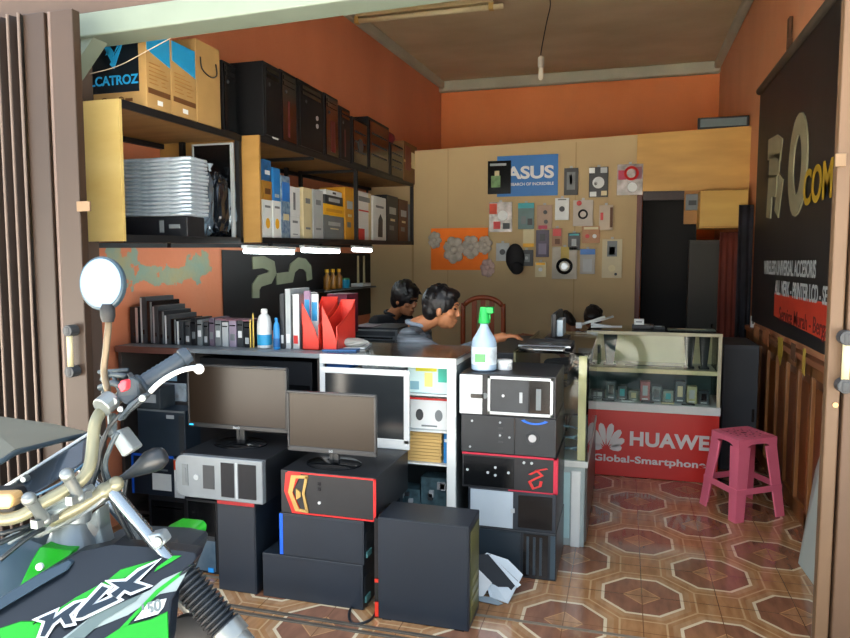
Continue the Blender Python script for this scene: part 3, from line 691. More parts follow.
mo=R_('mouse_box','white box with two computer mouse pictures under a red rim','box',410,398,449,429,YD,.2,WHITE,sit=zm+.001)
ft(mo,'F','red_rim',RED,0,.93,1,1)
for u,c in ((.25,DGREY),(.74,GREY)): fd(mo,'F','printed_mouse',c,u,.45,.027,.002,el=.68)
ft(mo,'F','print_line',GREY,.3,.08,.7,.13)
zr=zs[2]
N=9; zz0=zr+.001; zz1=atY(420,432,YD).z; th=(zz1-zz0)/N
xa=atY(398,447,YD).x; xb=atY(442,447,YD).x
for k in range(N):
    o=tbox('manila_folder','pale yellow folder, %s in the stack on the display shelf'%['bottom one','second from the bottom','third from the bottom','fourth from the bottom','middle one','fourth from the top','third from the top','second from the top','top one'][k],'folder',xa+random.uniform(0,.008),YD,zz0+k*th,xb-random.uniform(0,.006),YD+.26,zz0+(k+1)*th-.0012,M('#c9a766',.6,0,.07,6),'yellow folders stacked in the display',.002)
o=R_('blue_book','narrow bright blue book standing right of the yellow folders','book',443.5,433,449,461,YD+.0,.2,M('#137fc0',.5,0,.1,8),sit=zr+.001); ft(o,'F','print_line',WHITE,.2,.7,.8,.8)
# motherboards / brackets in the lower compartment
for k,(x0,x1,y0,lb) in enumerate(((396,420,489,'pale metal circuit board lying in the dark lower display compartment'),(421,447,478,'silver metal bracket with vents standing in the dark lower display compartment'))):
    Z0=atY(424,507,YD+.05).z
    o=fbox('circuit_board',lb,'circuit board',x0,y0,x1,507,YD+.05,.1,M('#48646c',.4,.3,.4,30),sit=Z0,bev=.001)
    for i in range(5):
        u=random.uniform(.05,.8); v=random.uniform(.05,.7)
        ft(o,'F','component',[SILVER,LGREY,DGREY][i%3],u,v,u+.17,v+.22,.015)
lowb=tbox('black_carton','black box at the bottom of the display holding the circuit boards','box',atY(392,520,YD).x,YD,.081,XCc-.06,YD+.3,atY(424,507,YD+.05).z-.001,BLACK)
ft(lowb,'F','label',GREY,.1,.6,.3,.8)
# left compartments
def PCf(o,style):
    if style=='plain':
        ft(o,'F','seam',BLACKG,.02,.5,.98,.515,.001)
    if style=='bays':
        for v in (.82,.7): ft(o,'F','drive_bay',DGREY,.1,v,.9,v+.09,.003)
        fd(o,'F','power_button',LGREY,.5,.5,.01); ft(o,'F','grille',BLACKG,.15,.08,.85,.35,.002)
def cbox(nm,lb,ct,x0,y0,x1,y1,Y,d,m_,sit=None,grp=None): return fbox(nm,lb,ct,x0,y0,x1,y1,Y,d,m_,sit,grp)
zA=.401; zB=.681
# behind monitor A: black flat monitor/case in the top compartment
o=cbox('flat_black_case','wide flat black case behind the left monitor, under the counter top','computer',200,360,312,395,YC+.05,.3,BLACK,sit=zB); ft(o,'F','label',GREY,.1,.6,.18,.75); ft(o,'F','front_panel',BLACKG,.02,.1,.98,.5)
o=cbox('white_carton','white and grey box with crumpled print, beside the left monitor','box',157,383,186,408,YC+.03,.25,M('#a9b7bd',.5,0,.35,18,bump=.1),sit=zB); WB=o
for (u,v,m_) in ((.2,.3,DGREY),(.45,.5,GREY),(.6,.2,SILVER),(.3,.65,RED)): ft(o,'F','print_patch',m_,u,v,u+.16,v+.16)
zz=TOPZ[o.name]
o=cbox('black_tray','thin black tray on top of the white and grey box','tray',154,373,187,383,YC+.03,.25,BLACK,sit=zz+.001); ft(o,'F','label',M('#7fa7bd',.5),.2,.2,.7,.8)
# the stack at the left (in front of the counter)
YS=2.86
Zf=0
tl=cbox('computer_case','black computer case at the foot of the left pile, behind the green fender','computer',150,497,189,597,YS,.13,BLACK,sit=0,grp=None)
ft(tl,'F','front_panel',BLACKG,.08,.1,.9,.9); ft(tl,'F','drive_bay',GREY,.15,.75,.85,.78)
bb_=cbox('motherboard_carton','dark blue edged carton with a white label and red corner, in the left pile','box',132,455,184,496,YS,.13,M('#16202c',.5,0,.3,6),sit=TOPZ[tl.name]+.001)
ft(bb_,'F','blue_edge',M('#1a5fd0',.45),0,.94,1,1); ft(bb_,'F','blue_edge',M('#1a5fd0',.45),0,0,.04,1); ft(bb_,'F','white_label',PAPER,.4,.14,.76,.55); ft(bb_,'F','white_side',WHITE,.82,.0,1,1); ft(bb_,'F','red_corner',M('#d8481e',.5),.82,.68,1,.92,.004); ft(bb_,'F','print_line',GREY,.45,.62,.7,.66)
k=cbox('computer_case','dark grey computer case lying on the blue edged carton','computer',138,410,185,452,YS,.13,M('#2a3742',.45,0,.15,8),sit=TOPZ[bb_.name]+.001)
ft(k,'F','label',LGREY,.62,.82,.78,.9); ft(k,'F','side_vent',DGREY,.88,.1,.98,.9,.003); ft(k,'F','panel_edge',GREY,.0,.96,1,1,.002)
o=cbox('cardboard_box','dark box behind the handlebar, on the dark grey computer case','box',140,388,160,408,YS,.12,M('#3a4246',.5,0,.2,9),sit=TOPZ[k.name]+.001); ft(o,'F','label',LGREY,.2,.3,.8,.7)
# red/dark narrow box between pile and monitor A
o=cbox('computer_case','black computer case wedged between the left pile and the silver-fronted computer','computer',187,455,196,500,YS+.0,.12,BLACKM,sit=0); ft(o,'F','seam',GREY,.1,.5,.9,.52)
# ================================================================ front computers
def pc_parts_face(o): pass
YT=2.5
T0=fbox('computer_tower','black tower with a silver blue lower front, behind the tower with the red top edge','computer',188,500,218,600,2.62,.3,BLACK,sit=0)
ft(T0,'F','upper_panel',BLACKG,.06,.52,.94,.97,.004); ft(T0,'F','lower_panel',M('#8fa0aa',.3,.3,.35,4,col2='#3f5d73'),.06,.04,.94,.46,.006,label='silver blue lower front panel'); ft(T0,'F','grille',DGREY,.06,.46,.94,.52,.008)
fd(T0,'F','power_button',SILVER,.62,.48,.01,.014); ft(T0,'F','blue_badge',M('#1f8fe0',.4),.7,.03,.88,.09,.01)
T1=fbox('computer_tower','matt black computer tower with a red strip along its top front edge','computer',218,500,256,597,2.5,.24,BLACKM,sit=0)
ft(T1,'F','red_strip',M('#b01c22',.4,0,.1,8),.02,.945,.98,1.0,.004); ft(T1,'F','side_panel',M('#15202b',.42,0,.1,6),.03,.02,.97,.93,.002)
def sc_pc(nm,lb,x0,y0,x1,y1,Y,d,sit,m_=BLACK): return fbox(nm,lb,'computer',x0,y0,x1,y1,Y,d,m_,sit=sit)
PA=sc_pc('desktop_computer','black computer lying flat with a rounded silver front, under the left monitor',181,456,266,498,2.5,.4,max(TOPZ[T0.name],TOPZ[T1.name])+.002)
SF=M('#80888c',.35,.3,.08,10)
w_,d_,h_=SZ[PA.name]
rr=h_*.22
pts=[(rr*(1-math.cos(t))-0.008,rr*(1-math.sin(t))) for t in [i*PI/2/5 for i in range(6)]]
P=[(-w_/2-.006+x,-d_/2,y) for x,y in [(rr-rr*math.sin(i*PI/10),rr-rr*math.cos(i*PI/10)) for i in range(6)]]+[(-w_/2-.006+x,-d_/2,h_-y) for x,y in [(rr-rr*math.cos(i*PI/10),rr-rr*math.sin(i*PI/10)) for i in range(6)]]+[(w_/2,-d_/2,h_),(w_/2,-d_/2,0)]
mesh_obj('silver_front',B().prism(P,(0,-.03,0)),SF,PA,.004,label='silver plastic front')
for (u0,v0,u1,v1,m_,nm) in ((.07,.28,.14,.78,GREY,'port_panel'),(.32,.25,.45,.8,DGREY,'disc_slot'),(.53,.1,.68,.9,BLACKG,'open_bay'),(.73,.1,.93,.9,BLACKG,'open_bay'),(.695,.08,.72,.92,LGREY,'divider')):
    ft(PA,'F',nm,m_,u0,v0,u1,v1,.033)
ft(PA,'F','groove',GREY,.09,.35,.12,.7,.035); fd(PA,'F','power_button',LGREY,.24,.5,.012,.035)
def monitor(lb,x0,y0,x1,y1,Y,sitz,fm,scr,bz=.016,stand=True,logo=None,blue=False,bx=None,foot=.11,grp=None,yaw=0,chin=.022):
    ym=(y0+y1)/2; xm_=(x0+x1)/2
    X0=atY(x0,ym,Y).x; X1_=atY(x1,ym,Y).x; Zt=atY(xm_,y0,Y).z; Zb=atY(xm_,y1,Y).z
    w=X1_-X0; h=Zt-Zb; zb=Zb-sitz
    r=empty('computer_monitor',((X0+X1_)/2,Y,sitz),lb,'monitor',grp,yaw)
    mesh_obj('bezel',B().box(-w/2,0,zb,w/2,.018,zb+bz+chin).box(-w/2,0,zb+h-bz,w/2,.018,zb+h).box(-w/2,0,zb+bz,-w/2+bz,.018,zb+h-bz).box(w/2-bz,0,zb+bz,w/2,.018,zb+h-bz),fm,r,.003)
    mesh_obj('screen',B().box(-w/2+bz-.001,.004,zb+bz+chin-.001,w/2-bz+.001,.012,zb+h-bz+.001),scr,r)
    mesh_obj('rear_shell',B().prism([(-w/2+.004,.018,zb+.004),(w/2-.004,.018,zb+.004),(w/2-.004,.018,zb+h-.004),(-w/2+.004,.018,zb+h-.004)],(0,.012,0)).prism([(-w*.32,.03,zb+h*.2),(w*.32,.03,zb+h*.2),(w*.32,.03,zb+h*.8),(-w*.32,.03,zb+h*.8)],(0,.03,0)),fm,r,.004)
    if stand:
        mesh_obj('neck',B().box(-.022,.03,.012,-.004,.05,zb+h*.3).box(.004,.03,.012,.022,.05,zb+h*.3).box(-.012,.034,.012,.012,.046,zb+.02),fm,r,.003)
        ftm=mesh_obj('foot',B().lathe([(foot,0),(foot,.006),(foot*.9,.012),(.03,.018)],(0,0,0),32),BLACKG,r,0,35)
        ftm.scale=(1,.72,1); ftm.location=(0,.03,0)
    if logo: text('logo_lettering',logo,LGREY,r,Matrix.Translation((0,-.0015,zb+(bz+chin)*.5))@Matrix.Rotation(PI/2,4,'X'),.014,.0003,.0005)
    if blue: mesh_obj('status_light',B().box(-w/2+.01,-.002,zb+.008,-w/2+.03,.001,zb+.014),M('#2aa6d8',.4,emit='#1fb0e8',es=.6),r)
    return r
monitor('wide dark monitor with a blue light, on the silver-fronted computer at the left',187,366,287,430,2.66,TOPZ[PA.name]+.001,M('#1f2224',.35,0,.1,8),SCREEN,.010,True,'BenQ',True,foot=.125,chin=.010)
# centre stack
C1=sc_pc('desktop_computer','black computer lying on its side, at the bottom of the centre stack',263,559,363,612,2.5,.36,0,BLACKM)
C2=sc_pc('desktop_computer','black computer with a bright blue edge at its left, second in the centre stack',280,517,364,560,2.5,.36,TOPZ[C1.name]+.001,BLACKM)
C3=sc_pc('desktop_computer','black gaming computer with red piping and a gold arrow emblem, under the middle monitor',281,474,376,516,2.5,.42,TOPZ[C2.name]+.001,BLACK)
for o in (C1,C2): ft(o,'F','side_panel',M('#15202b',.42,0,.12,6),.02,.05,.98,.95,.0015); ft(o,'R','rear_vent',DGREY,.05,.3,.4,.7,.002)
ft(C2,'L','blue_front',M('#1560d8',.4,0,.1,8),0,.02,.3,.98,.01); ft(C2,'F','blue_edge',M('#1560d8',.4,0,.1,8),0,.02,.04,.98,.003,label='bright blue edge')
for o in (C1,C2): ft(o,'R','connector',M('#5f9c9c',.5),.06,.12,.2,.25,.006)
REDL=M('#d02222',.4,0,.05,8,emit='#d02222',es=.05)
w_,d_,h_=SZ[C3.name]
fp(C3,'F','red_piping',REDL,[[(.08,.95),(1,.95),(1,.98),(.08,.98)],[(.975,.02),(1,.02),(1,.98),(.975,.98)],[(.12,.02),(1,.02),(1,.05),(.12,.05)]],.003)
fp(C3,'F','red_arrow_panel',M('#c8261e',.4,0,.05,8),[[(.06,.95),(.22,.95),(.13,.52),(.04,.52)],[(.04,.52),(.13,.52),(.22,.05),(.12,.05)]],.004)
fp(C3,'F','gold_emblem',M('#b89a5a',.35,.5,.1,8),[[(.12,.9),(.3,.93),(.3,.86),(.17,.84)],[(.12,.9),(.17,.84),(.13,.5),(.085,.5)],[(.085,.5),(.13,.5),(.2,.14),(.16,.08)],[(.16,.08),(.2,.14),(.3,.12),(.3,.06)],[(.27,.9),(.3,.9),(.26,.5),(.235,.5)],[(.235,.5),(.26,.5),(.3,.1),(.27,.1)],[(.17,.6),(.22,.52),(.22,.42),(.17,.34)]],.006)
fd(C3,'F','power_light',WHITE,.415,.32,.006,.005)
for v in (.6,.72): ft(C3,'F','usb_port',BLACKG,.4,v,.43,v+.07,.004)
monitor('brown-tinted blank monitor on the gaming computer with red piping',287,393,376,454,2.6,TOPZ[C3.name]+.001,M('#2c2f31',.3,0,.1,8),M('#2e251a',.25,0,.08,3,spec=.3),.010,True,'LG',foot=.12,chin=.012)  # screen colour carries a painted brown reflection of the street
# white framed monitor standing behind
p=atY(365,446,2.93)
sup=fbox('computer_case','black computer case hidden behind the middle stack, carrying the white-framed monitor','computer',340,450,400,600,2.93,.045,BLACKM,sit=0)
monitor('white-framed square monitor with a dark screen, behind the brown-tinted one',320,369,409,447,2.92,TOPZ[sup.name]+.001,WHITE,M('#2a2e30',.2,0,.1,3),.026,False,chin=.02)
# big black tower in front
BT=fbox('computer_tower','big plain black computer tower standing nearest the door rail, side panel out','computer',378,522,469,636,2.46,.19,M('#141d27',.42,0,.1,5,bump=.01),sit=0)
w_,d_,h_=SZ[BT.name]
ft(BT,'F','side_panel',M('#16212c',.42,0,.08,5),.01,.01,.985,.99,.003)
for v0,v1 in ((.02,.16),(.36,.39)): ft(BT,'F','red_accent',M('#d63420',.4,0,.05,8),-.035,v0,.005,v1,.004)
ft(BT,'L','front_bezel',BLACKG,.02,.02,.98,.98,.016); 
ft(BT,'R','back_plate',M('#5a5c34',.5,.2,.3,6),.12,.06,.9,.93,.002,label='dull yellow green metal back plate')
for v in (.2,.3,.4): ft(BT,'R','slot_cover',M('#7b7a4e',.4,.3,.2,6),.2,v,.8,v+.06,.005)
for u in (.1,.9): ft(BT,'F','foot_rail',BLACKG,u-.05,-.0,u+.05,.012,.004)
# cable on the floor
cb=B().tube([atZ(363,598,.01),atZ(352,606,.006),atZ(349,618,.006),atZ(356,624,.006),atZ(370,620,.006),atZ(376,612,.006)],.005,6,sub=6)
o=mesh_obj('power_cable',cb,BLACK,None,0,True); tag(o,'loop of thin dark cable on the tiles beside the big black tower','cable')
# ================================================================ right stack
YR=2.97
RS=[]
def rpc(lb,y0,y1,sit,m_=BLACK,x0=461,x1=557):
    return fbox('desktop_computer',lb,'computer',x0,y0,x1,y1,YR,.4,m_,sit=sit)
R5=rpc('black computer case lying at the very bottom of the right stack, papers leaning on it',530,580,0,M('#1b2228',.35,0,.15,8),476,556)
ft(R5,'F','front_panel',M('#202b33',.3,0,.1,8),.02,.05,.56,.95,.004); ft(R5,'F','front_panel',BLACKG,.6,.05,.9,.95,.006); ft(R5,'F','edge_trim',M('#33454f',.3),.93,.05,.99,.95,.004)
for u in (.64,.72,.8): ft(R5,'F','ridge',M('#2d3a42',.3),u,.1,u+.03,.9,.009)
R4=rpc('computer with a plain silver panel, fourth down in the right stack',491,532,TOPZ[R5.name]+.001,BLACKM,468,556)
ft(R4,'F','silver_panel',M('#a9b8c2',.35,.2,.05,5),.03,.03,.52,.97,.004,label='plain silver panel'); ft(R4,'F','grille',BLACKG,.58,.08,.96,.92,.003); ft(R4,'F','clip',LGREY,.5,.45,.54,.55,.01)
R3=rpc('black computer with red outline and a red dragon-like mark, third down in the right stack',455,493,TOPZ[R4.name]+.001,BLACK,462,557)
fp(R3,'F','red_outline',M('#b5203a',.4),[[(0,.95),(1,.95),(1,1),(0,1)],[(.965,0),(1,0),(1,1),(.965,1)],[(.5,0),(1,0),(1,.03),(.5,.03)]],.004)
ft(R3,'R','red_outline',M('#b5203a',.4),0,0,.05,1,.004)
fp(R3,'F','red_mark',M('#c22a2a',.4),flatp([[(.72,.5),(.8,.62),(.85,.5),(.78,.4),(.72,.3),(.76,.12),(.83,.2),(.84,.34)],[(.78,.62),(.9,.7)]],.03),.004)
for u,v in ((.06,.5),(.28,.46),(.36,.4),(.36,.62),(.5,.5),(.66,.82),(.74,.82)): fd(R3,'F','button',LGREY,u,v,.006,.004)
ft(R3,'F','front_panel',BLACKG,.02,.06,.56,.9,.001)
R2=rpc('black computer with a blue arc and round silver button, second down in the right stack',417,455,TOPZ[R3.name]+.001,M('#23282c',.4,0,.12,8),461,556)
fp(R2,'F','blue_arc',M('#1d62c8',.4,emit='#1d62c8',es=.08),flatp([arc(.78,1.06,.15,.2,215,325,8)],.04),.004)
fd(R2,'F','silver_button',SILVER,.76,.48,.017,.006); fd(R2,'F','bezel_ring',DGREY,.76,.48,.028,.004,ring=.003)
ft(R2,'F','seam',BLACKG,.57,.02,.58,.98,.003)
for u,v in ((.12,.84),(.42,.84),(.1,.14),(.52,.46),(.42,.5)): fd(R2,'F','screw',LGREY,u,v,.005,.003)
for v in (.3,.42,.54,.66): ft(R2,'F','vent_mark',DGREY,.4,v,.45,v+.05,.003)
R1=rpc('computer with a white front piece and a white-outlined black panel, top of the right stack',375,416,TOPZ[R2.name]+.001,BLACK,460,556)
ft(R1,'F','white_panel',WHITE,.0,.03,.24,.97,.006,label='white front piece'); ft(R1,'F','lever',BLACKG,.12,.42,.26,.52,.012); fd(R1,'F','hinge',GREY,.27,.48,.012,.012)
fp(R1,'F','white_outline',WHITE,[[(.3,.9),(.97,.9),(.97,.96),(.3,.96)],[(.3,.05),(.97,.05),(.97,.11),(.3,.11)],[(.3,.05),(.325,.05),(.325,.96),(.3,.96)],[(.945,.05),(.97,.05),(.97,.96),(.945,.96)]],.008)
ft(R1,'F','front_panel',DGREY,.33,.12,.72,.89,.003); ft(R1,'F','open_bay',BLACKG,.73,.12,.94,.89,.002); ft(R1,'F','label',LGREY,.63,.35,.66,.6,.006); fd(R1,'F','light',WHITE,.46,.5,.006,.005)
ft(R1,'F','metal_piece',GREY,.8,.2,.85,.7,.004)
zR=TOPZ[R1.name]
# things on the stack
def bottle(x,y,z,lb):
    r=empty('spray_bottle',(x,y,z),lb,'bottle')
    mesh_obj('body',B().lathe([(.036,0),(.04,.004),(.04,.085),(.036,.1),(.02,.125),(.013,.14),(.013,.15)],(0,0,0),24),M('#9fb8cf',.15,0,.08,5,spec=.6),r,0,40)
    mesh_obj('label',B().lathe([(.0405,.02),(.0405,.075)],(0,0,0),24),M('#c4d4dc',.5,0,.25,30),r,0,40)
    mesh_obj('spray_head',B().lathe([(.016,.148),(.02,.15),(.017,.168),(.015,.192),(.011,.2)],(0,0,0),16).box(-.012,-.012,.18,.03,.012,.2).box(.012,-.003,.16,.02,.003,.182),M('#14a84a',.4,0,.05,8),r,.002,40,label='green spray head')
    mesh_obj('label_print',B().box(-.02,-.0425,.03,.012,-.04,.055),M('#69a86e',.5),r)
p=atY(484,364,3.08); bottle(p.x,p.y,zR+.001,'pale blue spray bottle with a green spray head, standing on the right computer stack')
r=bpy.data.objects[[o.name for o in bpy.data.objects if o.name.startswith('spray_bottle')][0]]; sz=(atY(484,307,3.08).z-zR)/.2; r.scale=(sz,sz,sz)
p=atY(505,362,3.12); o=mesh_obj('white_tub',B().lathe([(.033,0),(.034,.004),(.034,.03),(.036,.031),(.036,.042),(.033,.045)],(0,0,0),20),WHITE,None,0,40,loc=(p.x,p.y,zR+.001)); tag(o,'small white round tub beside the spray bottle','tub')
# papers on the floor
def paper(lb,pts,m_,z,th=.003,tilt=0):
    P=[atZ(x,y,z) for x,y in pts]; c=sum(P,Vector())/len(P)
    P=[p-c for p in P]
    if tilt: P=[Vector((p.x,p.y,tilt*(p.y-min(q.y for q in P)))) for p in P]
    o=mesh_obj('paper_sheet',B().prism(P,(0,0,th)),m_,None,.0,loc=c); tag(o,lb,'paper',None); return o
def incl(px,py,off,k=.62,Y0=2.76):
    d=ray(px,py); return O+d*((H+k*Y0-off)/(k*d.y-d.z))
def lean(lb,pts,off,m_,nm='paper_sheet',ct='paper',th=.003):
    P=[incl(x,y,off) for x,y in pts]
    for p in P: p.z=max(p.z,.002+off*.3)
    c=sum(P,Vector())/len(P); P=[p-c for p in P]
    o=mesh_obj(nm,B().prism(P,Vector((0,-.5,.85))*th),m_,None,0,loc=c); tag(o,lb,ct); return o
PAP=M('#c3d0d6',.6,0,.06,6)
lean('large white paper sheet leaning below the right stack, the one reaching farthest right',[(487,553),(508,560),(523,575),(508,611),(490,600),(478,560)],.002,PAP)
lean('pale sheet lying lowest on the tiles beside the big black tower',[(477,597),(492,600),(503,611),(498,616),(477,609)],.006,M('#93a4ac',.6,0,.06,6))
dk=lean('dark folder with a white strip lying across the leaning papers',[(476,556),(490,555),(518,582),(509,595),(481,577)],.012,M('#1a2229',.4,0,.1,7),'dark_folder','folder',.008)
P=[incl(x,y,.022) for x,y in ((488,554),(492,556),(521,585),(517,588))]; c=dk.location
mesh_obj('white_strip',B().prism([p-c for p in P],Vector((0,-.5,.85))*.002),PAP,dk)
lean('short white sheet in front of the dark folder, next to the big black tower',[(477,568),(484,575),(492,583),(483,598),(477,597)],.022,PAPER)
# ================================================================ clutter on the left counter
yq=YC+.1
def cb_(nm,lb,ct,x0,x1,y0,m_,d=.22,grp=None,dy=0,rz=0):
    return fbox(nm,lb,ct,x0,y0,x1,340,yq+dy,d,m_,sit=ZC+.001,group=grp,bev=.002,rz=rz)
heights=[(130,138,307,'first laptop standing on edge at the left end of the counter row'),(140.5,146,297,'tall black laptop on edge, beside the first one at the left counter end'),(147,152,301,'third laptop on edge in the counter row, slightly lower than its neighbour'),(153,158,306,'fourth laptop on edge in the counter row, with a silver rim'),(159,164,311,'fifth laptop on edge in the counter row'),(165,170,315,'sixth laptop on edge in the counter row, with a white rim'),(171,176,319,'seventh laptop on edge, before the pale one'),(177,183,321,'last and lowest laptop on edge, beside the grey drives')]
for k,(x0,x1,y0,lb) in enumerate(heights):
    o=cb_('laptop',lb,'laptop',x0,x1,y0,[BLACK,DGREY,BLACKG,DGREY][k%4],.24,'laptops standing on edge on the counter')
    ft(o,'F','lid_rim',[SILVER,LGREY,GREY,SILVER,GREY,WHITE,GREY,WHITE][k],.0 if k%2 else .7,.02,.3 if k%2 else 1.0,.98,.0015)
    ft(o,'F','port',BLACKG,.4,.2,.65,.3,.001)
dr=[(185,190,322,DGREY),(191,196,318,BLACK),(197,202,320,GREY),(203.5,208,322,DGREY),(209,214,318,M('#5f5563',.5)),(215,221,320,GREY),(222,228,322,LGREY),(229,236,321,M('#94899b',.5)),(237,243,320,DGREY),(244,250,323,BLACK)]
tx=['first grey drive in the row, next to the lowest laptop','black drive, second in the row','grey drive, third in the row','dark drive, fourth in the row','mauve tinted drive case, fifth in the row','grey drive, sixth in the row','light grey drive case, seventh in the row','lilac drive case, eighth in the row','dark drive, ninth in the row','black drive, last in the row before the yellow pencils']
for k,(x0,x1,y0,m_) in enumerate(dr):
    o=cb_('drive_case',tx[k],'disc case',x0,x1,y0,m_,.15,'disc cases in a row on the counter',dy=.0)
    ft(o,'F','label',[LGREY,GREY,WHITE][k%3],.2,.15+.1*(k%3),.8,.4+.1*(k%3)); ft(o,'F','seam',BLACKG,.1,.8,.9,.84)
o=cb_('pink_film','loose pinkish plastic film lying on top of the drive cases','film',215,249,319,M('#7d5a66',.3,0,.4,12,bump=.6),.1); 
o.location.z=atY(232,321,yq).z; o.scale=(1,1,.06)
for x0,y0,lb in ((250.5,319,'short yellow pencil standing at the end of the drive row'),(253.5,313,'tall yellow pencil standing beside the white bottle')):
    p=atY(x0,340,yq); zt=atY(x0,y0,yq).z
    o=mesh_obj('pencil',B().lathe([(.004,0),(.004,zt-ZC-.015),(.001,zt-ZC)],n=6),M('#d3b55a',.5),None,0,loc=(p.x,p.y,ZC+.001)); tag(o,lb,'pencil')
    mesh_obj('tip',B().lathe([(.0012,0),(.0003,.005)],(0,0,zt-ZC),6),BLACK,o)
def bott(lb,x0,x1,y0,m_,lab,capm,dy=0):
    X0=atY(x0,330,yq+dy).x;X1_=atY(x1,330,yq+dy).x; h=atY((x0+x1)/2,y0,yq+dy).z-ZC; r=(X1_-X0)/2
    e=empty('bottle',((X0+X1_)/2,yq+dy,ZC+.001),lb,'bottle')
    mesh_obj('body',B().lathe([(r*.9,0),(r,.004),(r,h*.62),(r*.8,h*.8),(r*.4,h*.88),(r*.4,h*.9)],n=20),m_,e,0,40)
    mesh_obj('label',B().lathe([(r*1.015,h*.08),(r*1.015,h*.35)],n=20),lab,e,0,40)
    mesh_obj('cap',B().lathe([(r*.45,h*.89),(r*.45,h*.98),(r*.3,h)],n=14),capm,e,0,40); return e
bott('white bottle with a sky blue label, beside the pencils on the counter',258,271,309,WHITE,M('#2e9fd0',.5),WHITE,.02)
bott('slim bright blue bottle beside the white one on the counter',273.5,279.5,318,M('#2487c8',.4,0,.05,8),M('#1a5f9c',.5),M('#2487c8',.4),-.02)
fol=[(280,284,294,DGREY,'thin dark folder standing behind the slim blue bottle',-.06),(285,290.5,289,LGREY,'pale grey folder between the dark folder and the silver folder',0),(292,299,294,SILVER,'silver folder standing left of the red magazine holder',0)]
for x0,x1,y0,m_,lb,rz in fol:
    o=cb_('folder',lb,'folder',x0,x1,y0,m_,.22,'folders standing on the counter',dy=.01); ft(o,'F','spine_label',WHITE if m_ is not SILVER else RED,.2,.1,.8,.25)
    ft(o,'F','spine_edge',BLACK,.0,.02,.12,.98)
for k in (0,1):
    x0,x1,y0=((302,319,322),(322,337,318))[k]
    Y_=yq+(.0 if k==0 else .0)
    X0=atY(x0,330,Y_).x;X1_=atY(x1,330,Y_).x; h=atY(x0,[299,302][k],Y_).z-ZC; h2=.5*h
    e=empty('magazine_holder',((X0+X1_)/2,Y_+.12,ZC+.001),['bright red magazine holder with a curved cut, nearest the glass display','second red magazine holder, behind the first and beside the papers'][k],'magazine holder','red magazine holders')
    w2=(X1_-X0)/2; RH=M('#d83426',.4,0,.05,8)
    prof=[(-.12,0),(.12,0),(.12,h)]+[(.12-.24*t,h-(h-h2)*(t**.6)) for t in (.2,.4,.6,.8,1)]
    for sx,nm in ((-w2,'side_panel'),(w2-.004,'side_panel')): mesh_obj(nm,B().prism([(sx,y,z) for y,z in prof],(.004,0,0)),RH,e)
    # curved front sheet falling from high on the left to low on the right
    cv=[(-w2,0),(w2,0),(w2,h2*.3)]+[(w2-2*w2*t,h2*.3+(h*.93-h2*.3)*(t**.8)) for t in (.25,.5,.75,1)]
    mesh_obj('front_panel',B().prism([(x,-.12,z) for x,z in cv],(0,.004,0)),RH,e)
    mesh_obj('back_panel',B().box(-w2,.116,0,w2,.12,h),RH,e)
    mesh_obj('bottom_panel',B().box(-w2,-.12,0,w2,.12,.004),RH,e)
for x0,x1,y0,m_,lb,dy in ((304,310,291,M('#8c6f8a',.5,0,.2,20),'mauve leaflet standing in the red magazine holder',.04),(311,318,294,WHITE,'white and blue brochure standing in the red magazine holder',.06)):
    o=fbox('brochure',lb,'brochure',x0,y0,x1,330,yq+dy,.012,m_,sit=ZC+.006,bev=0)
    ft(o,'F','printed_picture',M('#2a86b8',.5,0,.3,20),.15,.5,.9,.85)
def flat(nm,lb,ct,pts,Z,th,m_,rz=0,bev=0):
    P=[atZ(x,y,Z) for x,y in pts]; c=sum(P,Vector())/len(P); c.z=Z
    o=mesh_obj(nm,B().prism([p-c for p in P],(0,0,th)),m_,None,bev,loc=c); tag(o,lb,ct); return o
flat('paper_sheet','white papers lying flat beside the red magazine holders, front sheet','paper',[(322,349),(365,349),(372,344),(330,344)],ZC+.002,.006,PAPER)
flat('blue_folder','blue edged folder lying on the counter under the white papers','folder',[(322,351.5),(356,351.5),(360,349.8),(326,349.8)],ZC+.001,.008,M('#3f6fa0',.5))
# crumpled papers
b=B().sph((0,0,0),(.1,.05,.022),16,8,jit=.12); p=atY(350,340,yq+.14)
o=mesh_obj('crumpled_paper',b,M('#a9aaa2',.7,0,.15,9,bump=.4),None,0,False,loc=(p.x,p.y,ZC+.03)); tag(o,'heap of crumpled grey-white paper behind the flat papers','paper')
# ================================================================ behind the counter
# desk along the back of the counter
DK=M('#2b2e30',.4,0,.15,6)
dx0=atY(345,334,3.88).x+.01;dx1=-1.33
tbl=empty('work_desk',((dx0+dx1)/2,4.14,0),'dark work desk behind the shop counter carrying the printer','desk')
cx=(dx0+dx1)/2
mesh_obj('desktop',B().box(dx0-cx,-.24,.87,dx1-cx,.24,.90),DK,tbl,.004)
for x in (dx0+.03,-1.42):
    for y in (-.22,.18): mesh_obj('leg',B().box(x-cx,y,0,x-cx+.04,y+.04,.87),DK,tbl,.002)
pr=fbox('printer','grey office printer on the work desk, left of the person in the striped jacket','printer',345,330,398,352,4.1,.4,M('#5d6264',.5,0,.1,7),sit=.901,bev=.01)
ft(pr,'F','paper_slot',BLACKG,.1,.2,.9,.35,.003); ft(pr,'F','front_panel',DGREY,.05,.5,.95,.9,.004); ft(pr,'T','lid',DGREY,.05,.1,.95,.95,.012)
pr2=fbox('printer_box','tall dark printer box beside the grey printer','box',400,347,432,352,4.15,.3,DGREY,sit=.901)if False else None
